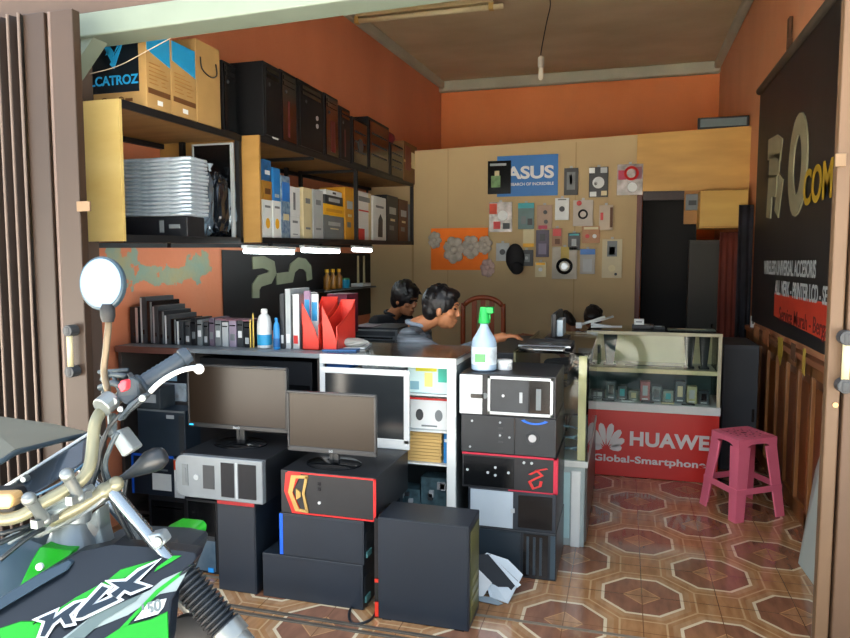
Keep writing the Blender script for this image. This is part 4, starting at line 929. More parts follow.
# pink box, dark box, small wall shelf with cup and router
ws_y0=atX(322,288,-2.28).y; ws_y1=atX(374,288,-2.28).y; zw=atX(348,290,-2.28).z
WS=tbox('wall_ledge','small black wall ledge on the left wall banner, holding the teal cup','shelf',WX(ws_y0)+.015,ws_y0,zw,-2.26,ws_y1,zw+.015,BLACK)
ft(WS,'R','edge_strip',GREY,0,.2,1,.8,.002); 
def wl(px,py,x=-2.34): return atX(px,py,x)
c=wl(345,283); r_=empty('teal_cup',(c.x,c.y,zw+.016),'small teal cup with a green top on the wall ledge','cup')
mesh_obj('body',B().lathe([(.04,0),(.045,.07),(.042,.07),(.038,.006)],n=18),M('#1593b8',.4,0,.05,8),r_,0,40); mesh_obj('contents',B().lathe([(.04,.05),(.04,.085)],n=14),M('#4c8a54',.6,0,.2,9),r_,0,40)
for k,px in enumerate((327,333,339)):
    c=wl(px,285); o=mesh_obj('amber_bottle',B().lathe([(.028,0),(.03,.005),(.03,.1),(.014,.12),(.014,.14)],n=14),M('#8a5a1c',.3,0,.15,6),None,0,40,loc=(c.x,c.y,zw+.016)); tag(o,['amber ink bottle at the near end of the wall ledge','middle amber ink bottle on the wall ledge','amber ink bottle next to the teal cup'][k],'bottle','amber bottles on the wall ledge')
    mesh_obj('cap',B().lathe([(.017,.138),(.017,.165)],n=12),YEL,o,0,40)
c=wl(361,288); rt=empty('wifi_router',(c.x,c.y,zw+.016),'router with two white upright antennas on the wall ledge','router')
mesh_obj('body',B().box(-.06,-.11,0,.06,.11,.03),WHITE,rt,.006)
for y in (-.07,.08): mesh_obj('antenna',B().cyl((0,y,.03),(0,y,.28),.012,.009,10),CREAM,rt,0,True)
PK=fbox('pink_box','dark pink patterned box behind the folders, against the banner','box',326,293,346,330,3.95,.2,M('#7c2038',.5,0,.5,14),sit=.87)if False else None
dsk2=fbox('side_cabinet','low black side cabinet behind the folders, carrying the pink patterned box','cabinet',300,334,344,400,3.82,.2,BLACK,sit=0); ft(dsk2,'F','door_panel',DGREY,.05,.05,.95,.95)
PK=fbox('pink_box','dark pink patterned box behind the red magazine holders, against the banner','box',327,294,347,334,3.83,.18,M('#8a2844',.5,0,0,18,col2='#3c1522'),sit=TOPZ[dsk2.name]+.001)
ft(PK,'F','printed_panel',M('#b03a5c',.5,0,.3,20),.1,.2,.45,.9); ft(PK,'F','printed_panel',BLACK,.5,.3,.95,.8)
o=fbox('paper_tray','dark rounded document tray standing on the grey printer','tray',352,329,372,338,4.12,.2,M('#5c4650',.5,0,.2,9),sit=TOPZ[pr.name]+.013); ft(o,'F','slot',BLACKG,.1,.3,.9,.6)
# glass side showcase (runs towards the back)
gx0=-.52; gx1=atY(588,430,3.2).x; gy0=3.38; gy1=4.45; gz=.955
gx1=atY(588,430,gy0).x
SC_=empty('glass_showcase',((gx0+gx1)/2,(gy0+gy1)/2,0),'narrow glass showcase with a cream back, running from the right stack towards the red counter','showcase')
def gp(name,b,mat,bev=.0,label=None): return mesh_obj(name,B_shift(b,((gx0+gx1)/2,(gy0+gy1)/2,0)),mat,SC_,bev,label=label)
zled=atY(578,461,gy0).z
gp('base_cabinet',B().box(gx0,gy0,0,gx1-.01,gy1,zled-.03),M('#98a6a5',.45,0,.1,6),.003)
gp('base_side',B().box(gx1-.01,gy0+.02,.02,gx1,gy1-.02,zled-.04),M('#4c4a46',.35,0,.15,6),.002)
gp('base_door',B().box(gx0+.14,gy0-.008,.04,gx1-.08,gy0+.002,zled-.06),M('#9fc0c2',.3,0,.08,4),.003)
gp('door_frame',B().box(gx1-.075,gy0-.01,.0,gx1-.03,gy0+.002,zled-.05),WF,.003)
gp('ledge',B().box(gx0,gy0-.012,zled-.03,gx1+.004,gy1,zled),M('#c4cac4',.4,0,.06,6),.003)
gp('inner_shelf',B().box(gx0+.01,gy0+.02,zled+.22,gx1-.01,gy1-.02,zled+.228),GLASS)
gp('glass_front',B().box(gx0,gy0,zled,gx1,gy0+.006,gz),GLASS)
gp('glass_side',B().box(gx1-.006,gy0+.006,zled,gx1,gy1,gz-.008),GLASS)
gp('glass_top',B().box(gx0,gy0-.004,gz,gx1+.004,gy1+.0,gz+.008),GLASS)
gp('corner_post',B().box(gx1-.05,gy0+.008,zled+.0,gx1-.012,gy0+.03,gz-.01),M('#cdbf94',.5,0,.06,6),.002,'cream corner strip')
gp('back_wall',B().box(gx0,gy0,zled,gx0+.01,gy1,gz),M('#8c8262',.5,0,.1,6))
# goods in it
for k,(y,z,m_,w_) in enumerate(((gy0+.1,zled,DGREY,.1),(gy0+.34,zled,M('#2f4048',.4,0,.3,20),.11),(gy0+.58,zled,BLACK,.1),(gy0+.8,zled,GREY,.09))):
    o=tbox('gadget_box',['dark gadget box at the front of the glass showcase','blue grey gadget box, second in the glass showcase','black gadget box, third in the glass showcase','grey gadget box, farthest back in the glass showcase'][k],'box',gx0+.05,y,z+.001,gx0+.22,y+.16,z+w_,m_,'gadget boxes in the glass showcase'); ft(o,'F','label',SILVER,.1,.3,.6,.7); ft(o,'R','label',LGREY,.2,.3,.8,.7)
b=B()
cr=mesh_obj('cable_coil',B().tube([Vector((.05*math.cos(t*PI/8)*(1+.1*math.sin(t)),.045*math.sin(t*PI/8),.01+.0035*t)) for t in range(0,40)],.006,6),M('#6c8290',.3,.2,.2,20),None,0,True,loc=(gx1-.08,gy0+.08,zled+.001)); tag(cr,'coil of blue grey cable behind the front glass of the narrow showcase','cable')
# on the showcase: laptop, monitor, keyboard
zg=gz+.009
lp=empty('laptop',(-.62,3.75,zg+.0),'flat black laptop keyboard deck with a silver front edge, under the jacketed person\'s hand','laptop')
LX0=atY(516,350,3.66).x; LX1=atY(551,350,3.66).x
lap=tbox('narrow_table','narrow black table between the glass showcase and the person in the striped jacket','table',-.82,3.53,.9,gx0-.015,4.4,.93,M('#26292b',.45,0,.1,6))
for u in (-.13,.09):
    for v in (-.42,.38): mesh_obj('leg',B().box(u,v,-.9,u+.035,v+.035,.001),BLACK,lap)
bpy.data.objects.remove(lp)
L1=tbox('laptop','flat black laptop with a silver front edge, reached by the person in the striped jacket','laptop',-.51,3.47,zg+.001,-.25,3.74,zg+.022,BLACK)
ft(L1,'F','silver_edge',SILVER,.0,.45,1,.8,.002); ft(L1,'T','keyboard',DGREY,.08,.35,.92,.9,.002); ft(L1,'T','touchpad',GREY,.38,.08,.62,.3,.001)
K1=tbox('keyboard','black keyboard with a pale edge lying in front of the flat laptop','keyboard',-.66+.17,3.385,zg+.001,-.27,3.455,zg+.014,BLACKG); ft(K1,'F','edge_strip',LGREY,.3,.3,.95,.7); ft(K1,'T','key_rows',DGREY,.03,.1,.97,.9,.003)
# side-on monitor
mz0=zg; mzt=atY(557,311,4.0).z; mx=atY(557,330,4.0).x
SM=empty('computer_monitor',(mx,4.0,mz0),'monitor seen edge-on with a white rear plate, standing on the glass showcase','monitor')
mesh_obj('screen',B().box(-.014,-.2,.03,-.008,.2,mzt-mz0-.01),SCREEN,SM); mesh_obj('bezel',B().box(-.008,-.21,.025,.014,.21,mzt-mz0),BLACK,SM,.004)
mesh_obj('rear_plate',B().box(.014,-.19,.03,.05,.0,(mzt-mz0)*.78),M('#a9bac2',.4,0,.06,6),SM,.006,label='white rear plate'); mesh_obj('foot',B().box(-.06,-.1,0,.07,.1,.012),BLACK,SM,.004); mesh_obj('neck',B().box(-.012,-.03,.01,.03,.03,.08),BLACK,SM,.002)
# ================================================================ red counter
hx0=atY(586,400,4.6).x; hx1=atY(720,400,4.6).x; hy0,hy1=4.6,5.05; hz=.945
zp=atY(650,412,4.6).z; zw_=atY(650,404,4.6).z; zs_=atY(650,372,4.6).z
HC=empty('phone_counter',((hx0+hx1)/2,hy0,0),'glass phone counter with a bright red front panel and petal logo','counter')
def hp(name,b,mat,bev=0,label=None): return mesh_obj(name,B_shift(b,((hx0+hx1)/2,hy0,0)),mat,HC,bev,label=label)
HR=M('#c92a22',.35,0,.06,4)
hp('base_cabinet',B().box(hx0,hy0+.01,0,hx1,hy1,zp),M('#7d1f1c',.5,0,.1,5))
fpnl=hp('front_panel',B().box(hx0,hy0-.004,.004,hx1,hy0+.01,zp),HR,.002,'red front panel')
hp('white_strip',B().box(hx0-.005,hy0-.015,zp,hx1+.005,hy1,zw_),WF,.003)
hp('glass_front',B().box(hx0,hy0,zw_,hx1,hy0+.006,hz),GLASS); hp('glass_top',B().box(hx0,hy0,hz,hx1,hy1,hz+.008),GLASS)
hp('glass_side',B().box(hx0,hy0+.006,zw_,hx0+.006,hy1,hz).box(hx1-.006,hy0+.006,zw_,hx1,hy1,hz),GLASS)
hp('glass_shelf',B().box(hx0+.01,hy0+.01,zs_-.006,hx1-.01,hy1-.012,zs_+.002),M('#c7c4ae',.3,0,.05,6),.001)
hp('shelf_edge',B().box(hx0+.01,hy0+.007,zs_-.01,hx1-.01,hy0+.02,zs_+.018),CREAM,.002)
hp('back_panel',B().box(hx0+.006,hy1-.012,zs_+.003,hx1-.006,hy1-.002,hz-.012),M('#f2e9c2',.5,0,.05,4),0,'cream back panel')
hp('back_panel',B().box(hx0+.006,hy1-.012,zw_,hx1-.006,hy1-.002,zs_-.008),M('#3c5a5c',.4,0,.3,6))
hp('edge_frame',B().box(hx0-.003,hy0-.003,hz-.012,hx1+.003,hy0+.008,hz+.01).box(hx1-.02,hy0-.002,zw_,hx1+.002,hy0+.01,hz-.012),M('#b8b496',.5,0,.1,6),.002)
# logo: eight petals + wordmark
def hpt(px,py): p=atY(px,py,hy0-.006); return p
cxp=hpt(606,447)
WL_=M('#d6d4d2',.5,0,.03,6)
bb=B()
for k in range(8):
    ang=math.radians(-78+ (k-3.5)*0) 
    th_=math.radians(8+ k*23.4)
    d=Vector((math.cos(th_),0,math.sin(th_))); s_=Vector((-d.z,0,d.x))
    base=cxp+Vector((0,0,-.012)); L1_=(.10,.135,.16,.175,.175,.16,.135,.10)[k]; wv=.024
    P=[base+d*.022]+[base+d*(L1_*t)+s_*(wv*w1) for t,w1 in ((.45,.7),(.75,1),(.93,.7),(1,.1),(.93,-.6),(.75,-.85),(.45,-.6))]
    bb.prism(P,(0,-.002,0))
mesh_obj('petal_logo',B_shift(bb,((hx0+hx1)/2,hy0,0)),WL_,HC,0,label='pale grey fan-shaped petal logo')
def htext(s,px,py,size,sx=1,off=0,al='LEFT'):
    p=hpt(px,py)-Vector(((hx0+hx1)/2,hy0,0)); return text('lettering',s,WL_,HC,Matrix.Translation(p+Vector((0,-.001,0)))@Matrix.Rotation(PI/2,4,'X'),size,off,.001,sx,0,1.04,al)
htext('HUAWEI',629,439,.125,1.04,.0045); htext('Global-Smartphone',593,457,.062,1.36,.0018)
# goods in the counter
pc=[('#1f2c33','black boxed phone'),('#3c5358','teal boxed phone'),('#27343a','dark boxed phone'),('#7a8378','grey boxed phone'),('#a45a58','pinkish boxed phone'),('#4a5a5e','slate boxed phone'),('#8b9a8a','pale green boxed phone'),('#2c4148','dark teal boxed phone'),('#a8a87c','yellowish boxed phone'),('#22313a','navy boxed phone')]
n_=len(pc); wd=(hx1-hx0-.1)/n_
ordn=['at the left end','second from the left','third from the left','fourth from the left','fifth from the left','fifth from the right','fourth from the right','third from the right','second from the right','at the right end']
for k,(c_,t_) in enumerate(pc):
    x=hx0+.05+k*wd; hh=.06+.09*((k*37%10)/10)
    o=tbox('phone_box','%s, %s of the glass compartment above the red panel'%(t_,ordn[k]),'phone',x+.004,hy0+.07,zw_+.001,x+wd-.006,hy0+.13,zw_+hh,M(c_,.4,0,.3,22),'boxed phones in the red counter')
    ft(o,'F','phone_picture',[LGREY,BLACKG,TEAL,CREAM][k%4],.25,.3,.75,.8); ft(o,'F','print_line',WHITE,.2,.1,.8,.16)
for k in range(5):
    x=hx0+.1+k*(hx1-hx0-.2)/5
    o=tbox('phone','flat phone lying on the lower counter floor, %s of five'%['first','second','third','fourth','last'][k],'phone',x,hy0+.02,zw_+.001,x+.08,hy0+.062,zw_+.011,[BLACKG,WHITE,DGREY,CREAM,BLACKG][k],'phones lying in the red counter',.002)
    ft(o,'T','screen',BLACKG if k%2 else GREY,.12,.1,.88,.9,.0008)
# added tapering solids, standing in for dark leg-like silhouettes in the glass
for k,(x0,x1,lb) in enumerate(((603,618,'grey blue tapering leg-like silhouette at the left of the upper glass compartment'),(684,696,'dark tapering leg-like silhouette, left of a pair in the upper glass compartment'),(699,711,'dark tapering leg-like silhouette, right of a pair in the upper glass compartment'))):
    Xa=atY(x0,350,hy0+.2).x; Xb=atY(x1,350,hy0+.2).x; zt=hz-.02; m_=(Xa+Xb)/2; w=(Xb-Xa)/2; z0=zs_+.003
    e=mesh_obj('glass_silhouette',B().prism([(-w*.55,0,.012),(w*.45,0,.012),(w*.9,0,zt-z0),(-w,0,zt-z0)],(0,.03,0)),M('#39464c' if k==0 else '#1d2226',.6,0,.2,8),None,.004,loc=(m_,hy0+.2,z0)); tag(e,lb,'silhouette',None)
    mesh_obj('base',B().box(-w*.9,-.01,0,w*.8,.05,.013),BLACK,e,.002); 
o=fbox('accessory_pouch','olive green pouch beside the grey blue silhouette in the upper glass compartment','pouch',588,345,601,368,hy0+.22,.05,M('#5e6440',.6,0,.3,9),sit=zs_+.003,bev=.012); ft(o,'F','flap',DGREY,.1,.6,.9,.95,.002)
o=fbox('phone_stand_bar','low dark rail in front of the cream panel in the upper glass compartment','rail',625,368,682,371,hy0+.24,.02,BLACK,sit=zs_+.003); ft(o,'F','rail_edge',GREY,.0,.6,1,.9)
# on top of it
zt_=hz+.009
tr=empty('folded_tripod',(atY(594,333,4.75).x,4.75,zt_),'white folded tripod lying on the glass counter top','tripod')
for k,(a1,l_,z_) in enumerate(((.05,.2,.012),(-.25,.13,.03),(.5,.16,.04))):
    mesh_obj('leg',B().cyl((-.02,0,z_),(-.02+l_*math.cos(a1),.04*k,z_+l_*math.sin(a1)*.5),.008,n=8),WHITE,tr,0,True)
mesh_obj('leg',B().cyl((-.1,0,.02),(.07,.02,.08),.009,n=8),WHITE,tr,0,True); mesh_obj('head',B().box(-.12,-.02,.0,-.08,.02,.04),WHITE,tr,.004)
for k,(x0,x1,y0,m_,nm,lb,ct) in enumerate(((632,654,325,BLACK,'black_pouch','black pouch lying on the counter top, left of the pale printed sheet','pouch'),(650,665,327,DGREY,'card_reader','dark card reader with a pale top on the counter','card reader'),(668,716,330,M('#6d7568',.5,0,.3,14),'price_sheet','greenish printed sheet at the right end of the counter top','paper'))):
    o=fbox(nm,lb,ct,x0,y0,x1,333,4.8,.1,m_,sit=zt_,bev=.003); ft(o,'T','top_label',[LGREY,WHITE,CREAM][k],.2,.3,.8,.7,.001)
o=fbox('small_white_tag','small white rectangular tag propped on the black pouch','tag',634,319,644,323,4.8,.03,WHITE,sit=bpy.data.objects['black_pouch'].location.z+SZ['black_pouch'][2]+.001); ft(o,'F','print_line',GREY,.2,.4,.8,.6)
# dark cabinet right of counter
DC=fbox('dark_cabinet','plain dark grey cabinet standing between the red counter and the panelled wall','cabinet',722,345,757,470,4.95,.5,M('#3d4248',.6,0,.12,4),sit=0); ft(DC,'F','door_panel',M('#353a40',.6,0,.1,4),.05,.03,.95,.97,.003); ft(DC,'F','handle',BLACKG,.85,.4,.92,.5,.012)
# ================================================================ pink stool
def stool():
    F_=[atZ(735,524,0),atZ(699,503,0),atZ(785,516,0)]
    near=F_[0]; lf=F_[1]; rt_=F_[2]; fr_=lf+rt_-near
    c=(lf+rt_)/2; hs=.445
    e=empty('plastic_stool',(c.x,c.y,0),'pink plastic stool with a perforated square seat, standing on the patterned tiles','stool')
    PM=M('#e0708a',.35,0,.06,5,spec=.5)
    ft_=[p-Vector((c.x,c.y,0)) for p in (near,rt_,fr_,lf)]
    ts=.76
    tops=[p*ts+Vector((0,0,hs-.05)) for p in ft_]
    for p,t in zip(ft_,tops):
        dirn=Vector((p.x,p.y,0)).normalized(); w=.06
        # angled L-section leg
        nxt=[Vector((1,0,0)),Vector((0,1,0))]
        b=B()
        idx=ft_.index(p); q1=ft_[(idx+1)%4]; q2=ft_[(idx-1)%4]
        t1=tops[(idx+1)%4]; t2=tops[(idx-1)%4]
        for q,tq in ((q1,t1),(q2,t2)):
            d0=(q-p).normalized(); d1=(tq-t).normalized(); inn0=(-dirn)*.008
            b.add([p,p+d0*w,p+d0*w+inn0,p+inn0,t,t+d1*w*1.3,t+d1*w*1.3+inn0,t+inn0],[(0,1,2,3),(7,6,5,4),(0,4,5,1),(1,5,6,2),(2,6,7,3),(3,7,4,0)])
        mesh_obj('leg',b,PM,e,.003)
    b=B()
    for i in range(4):
        k=.36
        p=ft_[i].lerp(tops[i],k); q=ft_[(i+1)%4].lerp(tops[(i+1)%4],k); pc_=Vector((0,0,p.z)); 
        inn=lambda v:(v-pc_)*-.05
        d=Vector((0,0,.035))
        b.add([p,q,q+inn(q),p+inn(p),p+d,q+d,q+inn(q)+d,p+inn(p)+d],[(0,3,2,1),(4,5,6,7),(0,1,5,4),(1,2,6,5),(2,3,7,6),(3,0,4,7)])
    mesh_obj('stretcher',b,PM,e,.003)
    # arched skirt + seat
    b=B()
    for i in range(4):
        p=tops[i]; q=tops[(i+1)%4]; mid=lambda t,z,o=1: p.lerp(q,t)*o+Vector((0,0,z-p.z*(o-1)))
        N=20; up=[];lo=[];
        for k in range(N+1):
            t=k/N; z_=.05; zl_=.018*0+(-.13*(abs(2*t-1)**4)) + .016
            up.append(p.lerp(q,t)+Vector((0,0,.046))); lo.append(p.lerp(q,t)+Vector((0,0,zl_)))
        inw=-(((p+q)/2)-Vector((0,0,p.z))).normalized()*.006
        for k in range(N):
            b.add([lo[k],lo[k+1],up[k+1],up[k],lo[k]+inw,lo[k+1]+inw,up[k+1]+inw,up[k]+inw],[(0,1,2,3),(7,6,5,4),(0,4,5,1),(3,2,6,7),(0,3,7,4),(1,5,6,2)])
    mesh_obj('skirt',b,PM,e,.0)
    b=B(); S=[Vector((t.x*1.02,t.y*1.02,0)) for t in tops]
    rim=[]
    for i in range(4):
        p0_=S[i-1];p1_=S[i];p2_=S[(i+1)%4]
        a1=p1_.lerp(p0_,.16);a2=p1_.lerp(p2_,.16)
        for k in range(6):
            t=k/5; rim.append(a1*(1-t)**2+p1_*2*t*(1-t)+a2*t*t)
    z1=hs-.008;z2=hs
    b.prism([p+Vector((0,0,z1-.004)) for p in rim],(0,0,.010))
    mesh_obj('seat',b,PM,e,.003)
    b=B().tube([p*.8+Vector((0,0,z1+.006)) for p in rim],.003,6,closed=True)
    mesh_obj('seat_rib',b,PM,e,0,True)
    b=B()
    for i in range(12):
        a=i*PI/6; 
        for r in (.05,.085): b.cyl((r*math.cos(a),r*math.sin(a),z1+.003),(r*math.cos(a),r*math.sin(a),z1+.0068),.006,n=8)
    b.cyl((0,0,z1+.003),(0,0,z1+.0068),.016,n=12)
    mesh_obj('seat_pattern',b,M('#7f2440',.5,0,.05,5),e)
stool()
# white board leaning by the right gate
bl=atZ(798,563,.002); br=atZ(829,607,.002); tf=atX(815,470,.945); tn=atX(829,428,.945)
tn.y=max(tn.y,br.y-.05); c=bl.copy()
bo=mesh_obj('white_board',B().prism([p-c for p in (br,bl,tf,tn)],(.008,0,0)),M('#a3aea6',.5,0,.04,4),None,.001,loc=c); tag(bo,'pale grey-white board leaning against the panelled wall behind the right gate','board')
# orange wooden chair back
cp_=atY(483,315,5.3); 
ch=empty('wooden_chair',(cp_.x,5.3,0),'orange-brown wooden chair with an arched back, behind the boy by the back partition','chair')
CW=M('#8a3d16',.35,0,.2,4,stretch=(4,4,1)); hb_=atY(483,291,5.3).z
wch=.16
arcp=[(-wch,0)]+[(-wch*math.cos(t*PI/10),(hb_-.5-.1)+.1*math.sin(t*PI/10)) for t in range(11)]+[(wch,0)]
mesh_obj('backrest_frame',B().tube([(x,0,.45+z) for x,z in arcp],.02,8,sub=2),CW,ch,0,True)
for x in (-.07,0,.07): mesh_obj('back_slat',B().box(x-.02,-.006,.5,x+.02,.006,hb_-.07),CW,ch,.003)
mesh_obj('seat',B().box(-.2,-.38,.42,.2,.03,.45),CW,ch,.008)
for x in (-.17,.17):
    for y in (-.34,0): mesh_obj('leg',B().cyl((x,y,0),(x,y,.42),.016,.02,8),CW,ch,0,True)
# ================================================================ partition wall items
def pin(nm,lb,ct,x0,y0,x1,y1,m_,d=.02,grp='packaged accessories pinned to the beige partition',bev=.002):
    return fbox(nm,lb,ct,x0,y0,x1,y1,YP-d-.002,d,m_,group=grp,bev=bev)
s=pin('asus_sign'.replace('asus','blue'),'blue sign with white capital lettering high on the beige partition','sign',497,155,558,196,M('#1a6cb4',.45,0,.08,4),.01,None)
ftx(s,'F','ASUS',WHITE,.55,.56,.15,.005,1.22,.002); ftx(s,'F','IN SEARCH OF INCREDIBLE',WHITE,.54,.29,.036,.0008,.98,.002)
bp=pin('black_package','black hanging package with a green label, over the left end of the blue sign','package',488,161,511,194,BLACKG,.02); bp.location.y-=.012
ft(bp,'F','printed_picture',M('#6b8f5c',.5,0,.4,20),.15,.2,.55,.55); ft(bp,'F','print_line',LGREY,.1,.85,.8,.92); ft(bp,'F','print_patch',CREAM,.3,.55,.5,.7)
SILVP=M('#a59c96',.25,.3,.45,16,bump=.3)
def pat(o,items):
    for it in items:
        if it[0]=='d': fd(o,'F',it[5] if len(it)>5 else 'product',it[4],it[1],it[2],it[3],.006)
        elif it[0]=='o': fd(o,'F','product_ring',it[4],it[1],it[2],it[3],.006,ring=it[3]*.25)
        else: ft(o,'F','print_patch',it[5],it[1],it[2],it[3],it[4],.003)
L=[('package','grey package with a pale window, right of the blue sign',564,168,578,195,DGREY,[('r',.2,.2,.8,.85,GREY),('r',.4,.4,.6,.75,LGREY)]),
('package','black and white package with a round fan-like print, second right of the blue sign',589,167,608,197,BLACK,[('d',.5,.48,.05,WHITE),('r',.0,.8,.3,.98,WHITE),('r',.6,.8,.95,.98,LGREY),('r',.05,.02,.4,.18,WHITE),('r',.65,.05,.95,.2,CREAM),('d',.35,.45,.015,BLACK)]),
('blister_package','shiny pink and silver package at the right end of the top row',617,164,643,195,SILVP,[('r',.05,.5,.35,.8,PINKR),('o',.55,.7,.05,RED),('d',.6,.25,.04,WHITE),('r',.7,.5,.95,.9,M('#7a4a55',.5))]),
('blister_package','shiny red and silver package, left end of the second row',489,202,512,232,SILVP,[('r',.02,.6,.35,.95,M('#c8401e',.5)),('r',.2,.1,.5,.35,RED),('d',.6,.55,.045,WHITE),('r',.6,.1,.9,.3,DGREY)]),
('package','teal topped package with grey cables, second row',518,203,534,229,M('#5c7a7a',.5,0,.2,9),[('r',0,.8,1,1,TEAL),('r',.2,.2,.5,.5,GREY),('r',.6,.15,.9,.4,BLACK)]),
('package','beige package with two dark earbuds, second row',537,205,552,229,M('#a88d78',.5,0,.1,9),[('d',.55,.7,.018,BLACK),('d',.6,.3,.018,BLACK),('r',.1,.0,.7,.15,PINKR)]),
('package','white package with a black oval mouse, second row',555,198,569,220,WHITE,[('d',.5,.5,.024,BLACK),('r',.2,.9,.8,.96,GREY)]),
('package','white package with a red spot and a dark round coil, second row',573,200,593,226,M('#b9b0a4',.5,0,.08,8),[('o',.5,.45,.035,BLACK),('d',.3,.88,.022,RED)]),
('package','narrow pale package with red print at the right of the second row',599,205,613,230,M('#bfae98',.5,0,.08,8),[('r',.1,.4,.3,.7,RED),('r',.78,.1,.98,.9,BROWN)]),
('package','purple grey package with a pale patch, third row centre',536,230,549,257,M('#4c4458',.5,0,.3,9),[('r',.2,.1,.8,.5,M('#7d748c',.5)),('r',.3,.6,.7,.85,BLACK)]),
('package','small cream package with a yellow band, left of the purple grey one',523,229,534,247,CREAM,[('r',0,.0,1,.2,YEL)]),
('package','small package with a red heart-like print, third row',552,228,562,246,M('#a47a5a',.5,0,.1,9),[('r',.1,.55,.9,.95,RED),('r',.3,.1,.8,.4,BROWN)]),
('package','small black package with a pale square device, third row',568,233,580,250,BLACK,[('r',.3,.25,.7,.65,LGREY),('r',.1,.85,.9,.95,TEAL)]),
('package','orange-brown package with round earbuds, third row right',582,226,600,243,M('#b07a50',.5,0,.2,9),[('d',.3,.4,.018,RED),('d',.7,.4,.018,WHITE),('r',.1,.8,.9,.95,CREAM)]),
('package','tall white package with a grey device and round base, right end of the lowest row',602,239,622,278,M('#c2b795',.5,0,.05,8),[('r',.25,.55,.75,.95,GREY),('r',.35,.6,.65,.8,BLACK),('d',.5,.25,.03,CREAM),('d',.7,.1,.012,DGREY)]),
('package','white package with a blue top, left of the tall white package',580,249,595,274,M('#a2a29c',.5,0,.08,8),[('r',0,.78,1,1,BLUE),('r',.2,.1,.8,.6,LGREY)]),
('headset_package','wide package with a dark headset loop and a yellow card',552,247,577,279,M('#a49c8c',.4,0,.2,8),[('o',.5,.4,.06,BLACKG),('r',.35,.62,.68,1,M('#b89c3c',.5)),('d',.5,.4,.03,SILVER)]),
('package','small yellowish package under the dark cap',535,262,546,277,CREAM,[('d',.5,.5,.018,WHITE),('r',.1,.8,.9,.95,YEL)]),
('package','dark grey package right of the hanging black cap',520,250,533,266,DGREY,[('r',.3,.25,.75,.75,GREY),('d',.5,.5,.015,LGREY)]),
('package','white package with a black mouse, left of the hanging black cap',496,243,509,261,LGREY,[('d',.5,.5,.026,BLACK)])]
for nm,lb,x0,y0,x1,y1,m_,it in L:
    o=pin(nm,lb,'package',x0,y0,x1,y1,m_); pat(o,it)
    og,a__,b__,n__,w_,h_=face(o,'F'); mesh_obj('hang_tab',B().box(-.012,-.004,h_-.002,.012,.004,h_+.018),LGREY,o)
# hanging cap
p=atY(515,258,YP-.06); b=B().sph((0,0,0),(.085,.05,.13),18,12,jit=.02)
o=mesh_obj('hanging_hat',b,M('#17171b',.8,0,.2,9,bump=.1),None,0,True,loc=(p.x,YP-.056,p.z)); tag(o,'black cap hanging among the packages on the beige partition','cap')
mesh_obj('brim',B().sph((.02,-.03,-.09),(.06,.05,.06),14,8),M('#17171b',.8,0,.2,9,bump=.1),o,0,True)
# orange poster with plastic leaves
op=pin('orange_poster','bright orange sheet behind a garland of grey plastic leaves','poster',431,228,488,270,ORW,.006,None)
ft(op,'F','yellow_print',M('#c98a2a',.5,0,.2,9),.25,.3,.5,.7)
for k,(px,py,r,lb) in enumerate(((434,240,.07,'grey crinkled plastic flower at the left edge of the orange sheet'),(453,250,.11,'large grey crinkled plastic flower in the middle of the orange sheet'),(470,247,.095,'grey crinkled plastic flower right of the middle of the orange sheet'),(484,245,.075,'grey crinkled plastic flower over the right edge of the orange sheet'),(487,268,.075,'pale pinkish plastic flower hanging below the orange sheet corner'))):
    p=atY(px,py,YP-.05); b=B()
    for i in range(7):
        a1=i*2*PI/7+k; b.sph((math.cos(a1)*r*.55,0,math.sin(a1)*r*.75),(r*.42,.012,r*.42),10,6,jit=.12)
    b.sph((0,-.005,0),(r*.35,.02,r*.35),10,6)
    o=mesh_obj('plastic_flower',b,M('#b3aca0' if k<4 else '#c0a59c',.5,0,.3,14,bump=.2),None,0,True,loc=(p.x,YP-.022,p.z)); tag(o,lb,'decoration','plastic flowers around the orange sheet')
# picture frame lying on the partition, hanging cabinet, curtains
p0=atY(697,131,YP+.05); p1=atY(749,131,YP+.05)
zt2=ZTP(.6)
fr2=tbox('picture_frame','dark framed glossy picture propped on top of the yellow plywood panel','picture frame',p0.x,YP+.0,zt2+.008,.955,YP+.03,zt2+.10,BLACK,None,.004); ft(fr2,'F','picture_glass',M('#6f7f82',.1,0,.3,3),.05,.15,.95,.85,.001)
hc=fbox('hanging_cabinet','yellow plywood box mounted under the plywood panel, right of the dark doorway','cabinet',700,190,748,228,YP-.26,.26,M('#cfa54e',.5,0,0,1.6,col2='#bb9140',stretch=(1,1,5)),bev=.003); ft(hc,'F','panel_seam',M('#b07f2a',.5),.02,.02,.98,.05,.001)
o=fbox('grey_meter_box','small grey box on an ochre board right of the dark doorway','box',686,194,699,210,YP-.07,.05,GREY); ft(o,'F','label',DGREY,.2,.3,.8,.6)
o2=fbox('ochre_board','ochre board behind the small grey box','board',684,190,700,224,YP-.02,.018,M('#a87432',.5,0,.1,5))
gd=fbox('grey_door_leaf','dull olive grey locker right of the dark doorway','locker',688,240,718,335,YP-.12,.1,M('#34322b',.6,0,.12,3),sit=0); ft(gd,'F','door_panel',M('#302e27',.6,0,.12,3),.06,.02,.94,.98,.003); ft(gd,'F','handle',BLACKG,.8,.5,.86,.56,.012)
def cloth(nm,lb,ct,x0,x1,y0,z0,Y,m_,fr=3,d=.04):
    X0=atY(x0,250,Y).x; X1_=atY(x1,250,Y).x; z1=atY((x0+x1)/2,y0,Y).z
    b=sheet(Vector((0,0,0)),Vector((1,0,0)),Vector((0,0,1)),Vector((0,-1,0)),X1_-X0,z1-z0,d,.006,24,6,fr)
    o=mesh_obj(nm,b,m_,None,0,True,loc=(X0,Y,z0)); tag(o,lb,ct); return o
